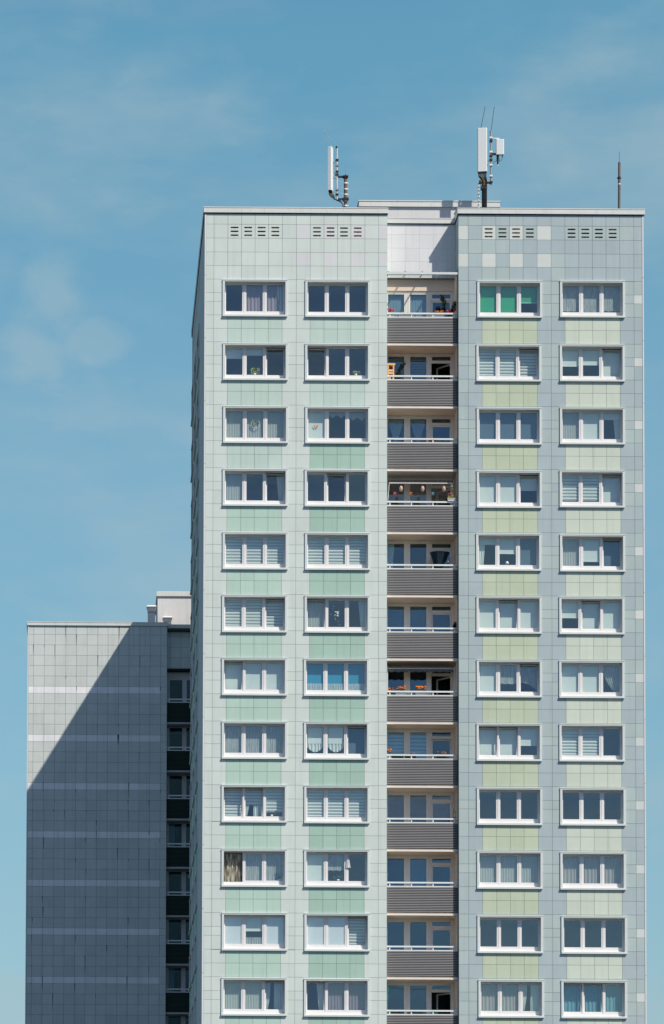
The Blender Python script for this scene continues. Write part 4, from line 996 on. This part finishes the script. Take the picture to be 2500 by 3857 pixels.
# ------------------------------------------------------------------ light, sky
SUN = V((1.05, -1.0, 1.71)).normalized()
sd = bpy.data.lights.new('Sun', 'SUN'); sd.energy = 5.0; sd.angle = math.radians(.53); sd.color = (1, .93, .83)
so = bpy.data.objects.new('Sun', sd); COL.objects.link(so); so.rotation_euler = SUN.to_track_quat('Z', 'Y').to_euler(); so.location = (60, 40, 120)
wd = bpy.data.worlds.new('World'); S.world = wd; wd.use_nodes = True
nt = wd.node_tree; nt.nodes.clear(); N, L = nt.nodes.new, nt.links.new
out = N('ShaderNodeOutputWorld'); bg = N('ShaderNodeBackground'); L(bg.outputs[0], out.inputs[0])
sk = N('ShaderNodeTexSky'); sk.sky_type = 'NISHITA'; sk.sun_disc = False
sk.sun_elevation = math.asin(SUN.z); sk.sun_rotation = math.atan2(SUN.x, SUN.y); sk.air_density = 1.0; sk.dust_density = .6; sk.ozone_density = 1.0
tint = N('ShaderNodeMix'); tint.data_type = 'RGBA'; tint.blend_type = 'MULTIPLY'; tint.inputs[0].default_value = 1
L(sk.outputs[0], tint.inputs[6])
dirn = N('ShaderNodeTexCoord'); sep = N('ShaderNodeSeparateXYZ'); L(dirn.outputs['Generated'], sep.inputs[0])
ramp = N('ShaderNodeValToRGB'); L(sep.outputs[2], ramp.inputs[0]); e = ramp.color_ramp.elements
e[0].position = .10; e[0].color = (.88, 1.03, 1.02, 1); e[1].position = .56; e[1].color = (.92, .74, 1.36, 1)
for pos, c in ((.20, (.98, 1.30, 1.19)), (.285, (1.16, 1.54, 1.36)), (.415, (1.00, 1.70, 1.50))): q = e.new(pos); q.color = (*c, 1)
# the sky on the sun's side, behind the viewer, keeps a plainer and deeper blue
side = N('ShaderNodeMapRange'); side.interpolation_type = 'SMOOTHSTEP'; side.inputs[1].default_value = -.25; side.inputs[2].default_value = .5; L(sep.outputs[1], side.inputs[0])
mixs = N('ShaderNodeMix'); mixs.data_type = 'RGBA'; L(side.outputs[0], mixs.inputs[0]); mixs.inputs[6].default_value = (.76, .89, 1.11, 1); L(ramp.outputs[0], mixs.inputs[7])
L(mixs.outputs[2], tint.inputs[7])
# thin veils of cirrus and a few faint puffs, by direction in the sky
tc = N('ShaderNodeTexCoord')
def veil(scale, rot, loc, sc, lo, hi):
    mp = N('ShaderNodeMapping'); mp.inputs['Rotation'].default_value = rot; mp.inputs['Scale'].default_value = sc; mp.inputs['Location'].default_value = loc
    L(tc.outputs['Generated'], mp.inputs[0]); nz = N('ShaderNodeTexNoise'); nz.inputs['Scale'].default_value = scale; nz.inputs['Detail'].default_value = 7; nz.inputs['Roughness'].default_value = .55
    L(mp.outputs[0], nz.inputs[0]); r = N('ShaderNodeMapRange'); r.interpolation_type = 'SMOOTHSTEP'; r.inputs[1].default_value = lo; r.inputs[2].default_value = hi
    L(nz.outputs[0], r.inputs[0]); return r.outputs[0]
v1 = veil(9, (0, math.radians(24), 0), (.3, 0, .1), (1, 1, 3.2), .38, .78)
v2 = veil(24, (0, math.radians(15), 0), (3.1, 1, 2), (1, 1, 1.7), .50, .80)
v3 = veil(30, (0, 0, 0), (7, 3, 1), (1, 1, 1.3), .2, .8)
ad = N('ShaderNodeMath'); ad.operation = 'MULTIPLY_ADD'; L(v1, ad.inputs[0]); ad.inputs[1].default_value = .50
m2 = N('ShaderNodeMath'); m2.operation = 'MULTIPLY'; L(v2, m2.inputs[0]); m2.inputs[1].default_value = .26; 
# one loose fair-weather cloud, low over the lower block
puff = None
for dvec, rad, amt in (((-.0135, .9407, .3391), .010, .48), ((-.0223, .9472, .3198), .008, .44), ((-.0016, .9458, .3248), .007, .36), ((-.0300, .9932, .113), .006, .25)):
    vd = N('ShaderNodeVectorMath'); vd.operation = 'DISTANCE'; L(tc.outputs['Generated'], vd.inputs[0]); vd.inputs[1].default_value = V(dvec).normalized()
    wob = N('ShaderNodeMath'); wob.operation = 'MULTIPLY_ADD'; L(v3, wob.inputs[0]); wob.inputs[1].default_value = .016; L(vd.outputs['Value'], wob.inputs[2])
    rr = N('ShaderNodeMapRange'); rr.interpolation_type = 'SMOOTHSTEP'; rr.inputs[1].default_value = rad*.2+.008; rr.inputs[2].default_value = rad*1.5+.008; rr.inputs[3].default_value = amt; rr.inputs[4].default_value = 0
    L(wob.outputs[0], rr.inputs[0])
    if puff is None: puff = rr.outputs[0]
    else:
        pm = N('ShaderNodeMath'); pm.operation = 'MAXIMUM'; L(puff, pm.inputs[0]); L(rr.outputs[0], pm.inputs[1]); puff = pm.outputs[0]
ad2 = N('ShaderNodeMath'); ad2.operation = 'MULTIPLY_ADD'; L(puff, ad2.inputs[0]); ad2.inputs[1].default_value = .8; L(m2.outputs[0], ad2.inputs[2]); L(ad2.outputs[0], ad.inputs[2])
cl = N('ShaderNodeMix'); cl.data_type = 'RGBA'; L(ad.outputs[0], cl.inputs[0]); L(tint.outputs[2], cl.inputs[6]); cl.inputs[7].default_value = (4.1, 5.4, 5.9, 1)
L(cl.outputs[2], bg.inputs[0]); bg.inputs[1].default_value = .09

# ------------------------------------------------------------------ camera
cd = bpy.data.cameras.new('Camera'); cam = bpy.data.objects.new('Camera', cd); COL.objects.link(cam); S.camera = cam
cd.sensor_fit = 'HORIZONTAL'; cd.sensor_width = 36; FPX, CX, CY = 10899.0, 349.63, 4417.86
cd.lens = FPX/2500*36; cd.shift_x = (1250-CX)/2500; cd.shift_y = (CY-1928.5)/2500
yaw, pitch, roll = .000007, .051347, .00583
fwd = V((math.sin(yaw)*math.cos(pitch), math.cos(yaw)*math.cos(pitch), math.sin(pitch))); rt = V((math.cos(yaw), -math.sin(yaw), 0)); up = rt.cross(fwd)
r2 = rt*math.cos(roll)+up*math.sin(roll); u2 = -rt*math.sin(roll)+up*math.cos(roll)
Mx = Matrix.Identity(4)
for i in range(3): Mx[i][0], Mx[i][1], Mx[i][2] = r2[i], u2[i], -fwd[i]
Mx.translation = V((0, 0, 1.7)); cam.matrix_world = Mx
cd.clip_start = 1; cd.clip_end = 12000

S.render.engine = 'CYCLES'; S.cycles.use_denoising = True; S.cycles.max_bounces = 8; S.cycles.transparent_max_bounces = 12; S.cycles.sample_clamp_indirect = 4; S.cycles.caustics_reflective = False; S.cycles.caustics_refractive = False
S.view_settings.view_transform = 'Standard'; S.view_settings.look = 'None'; S.view_settings.exposure = 0.08; S.view_settings.gamma = 1
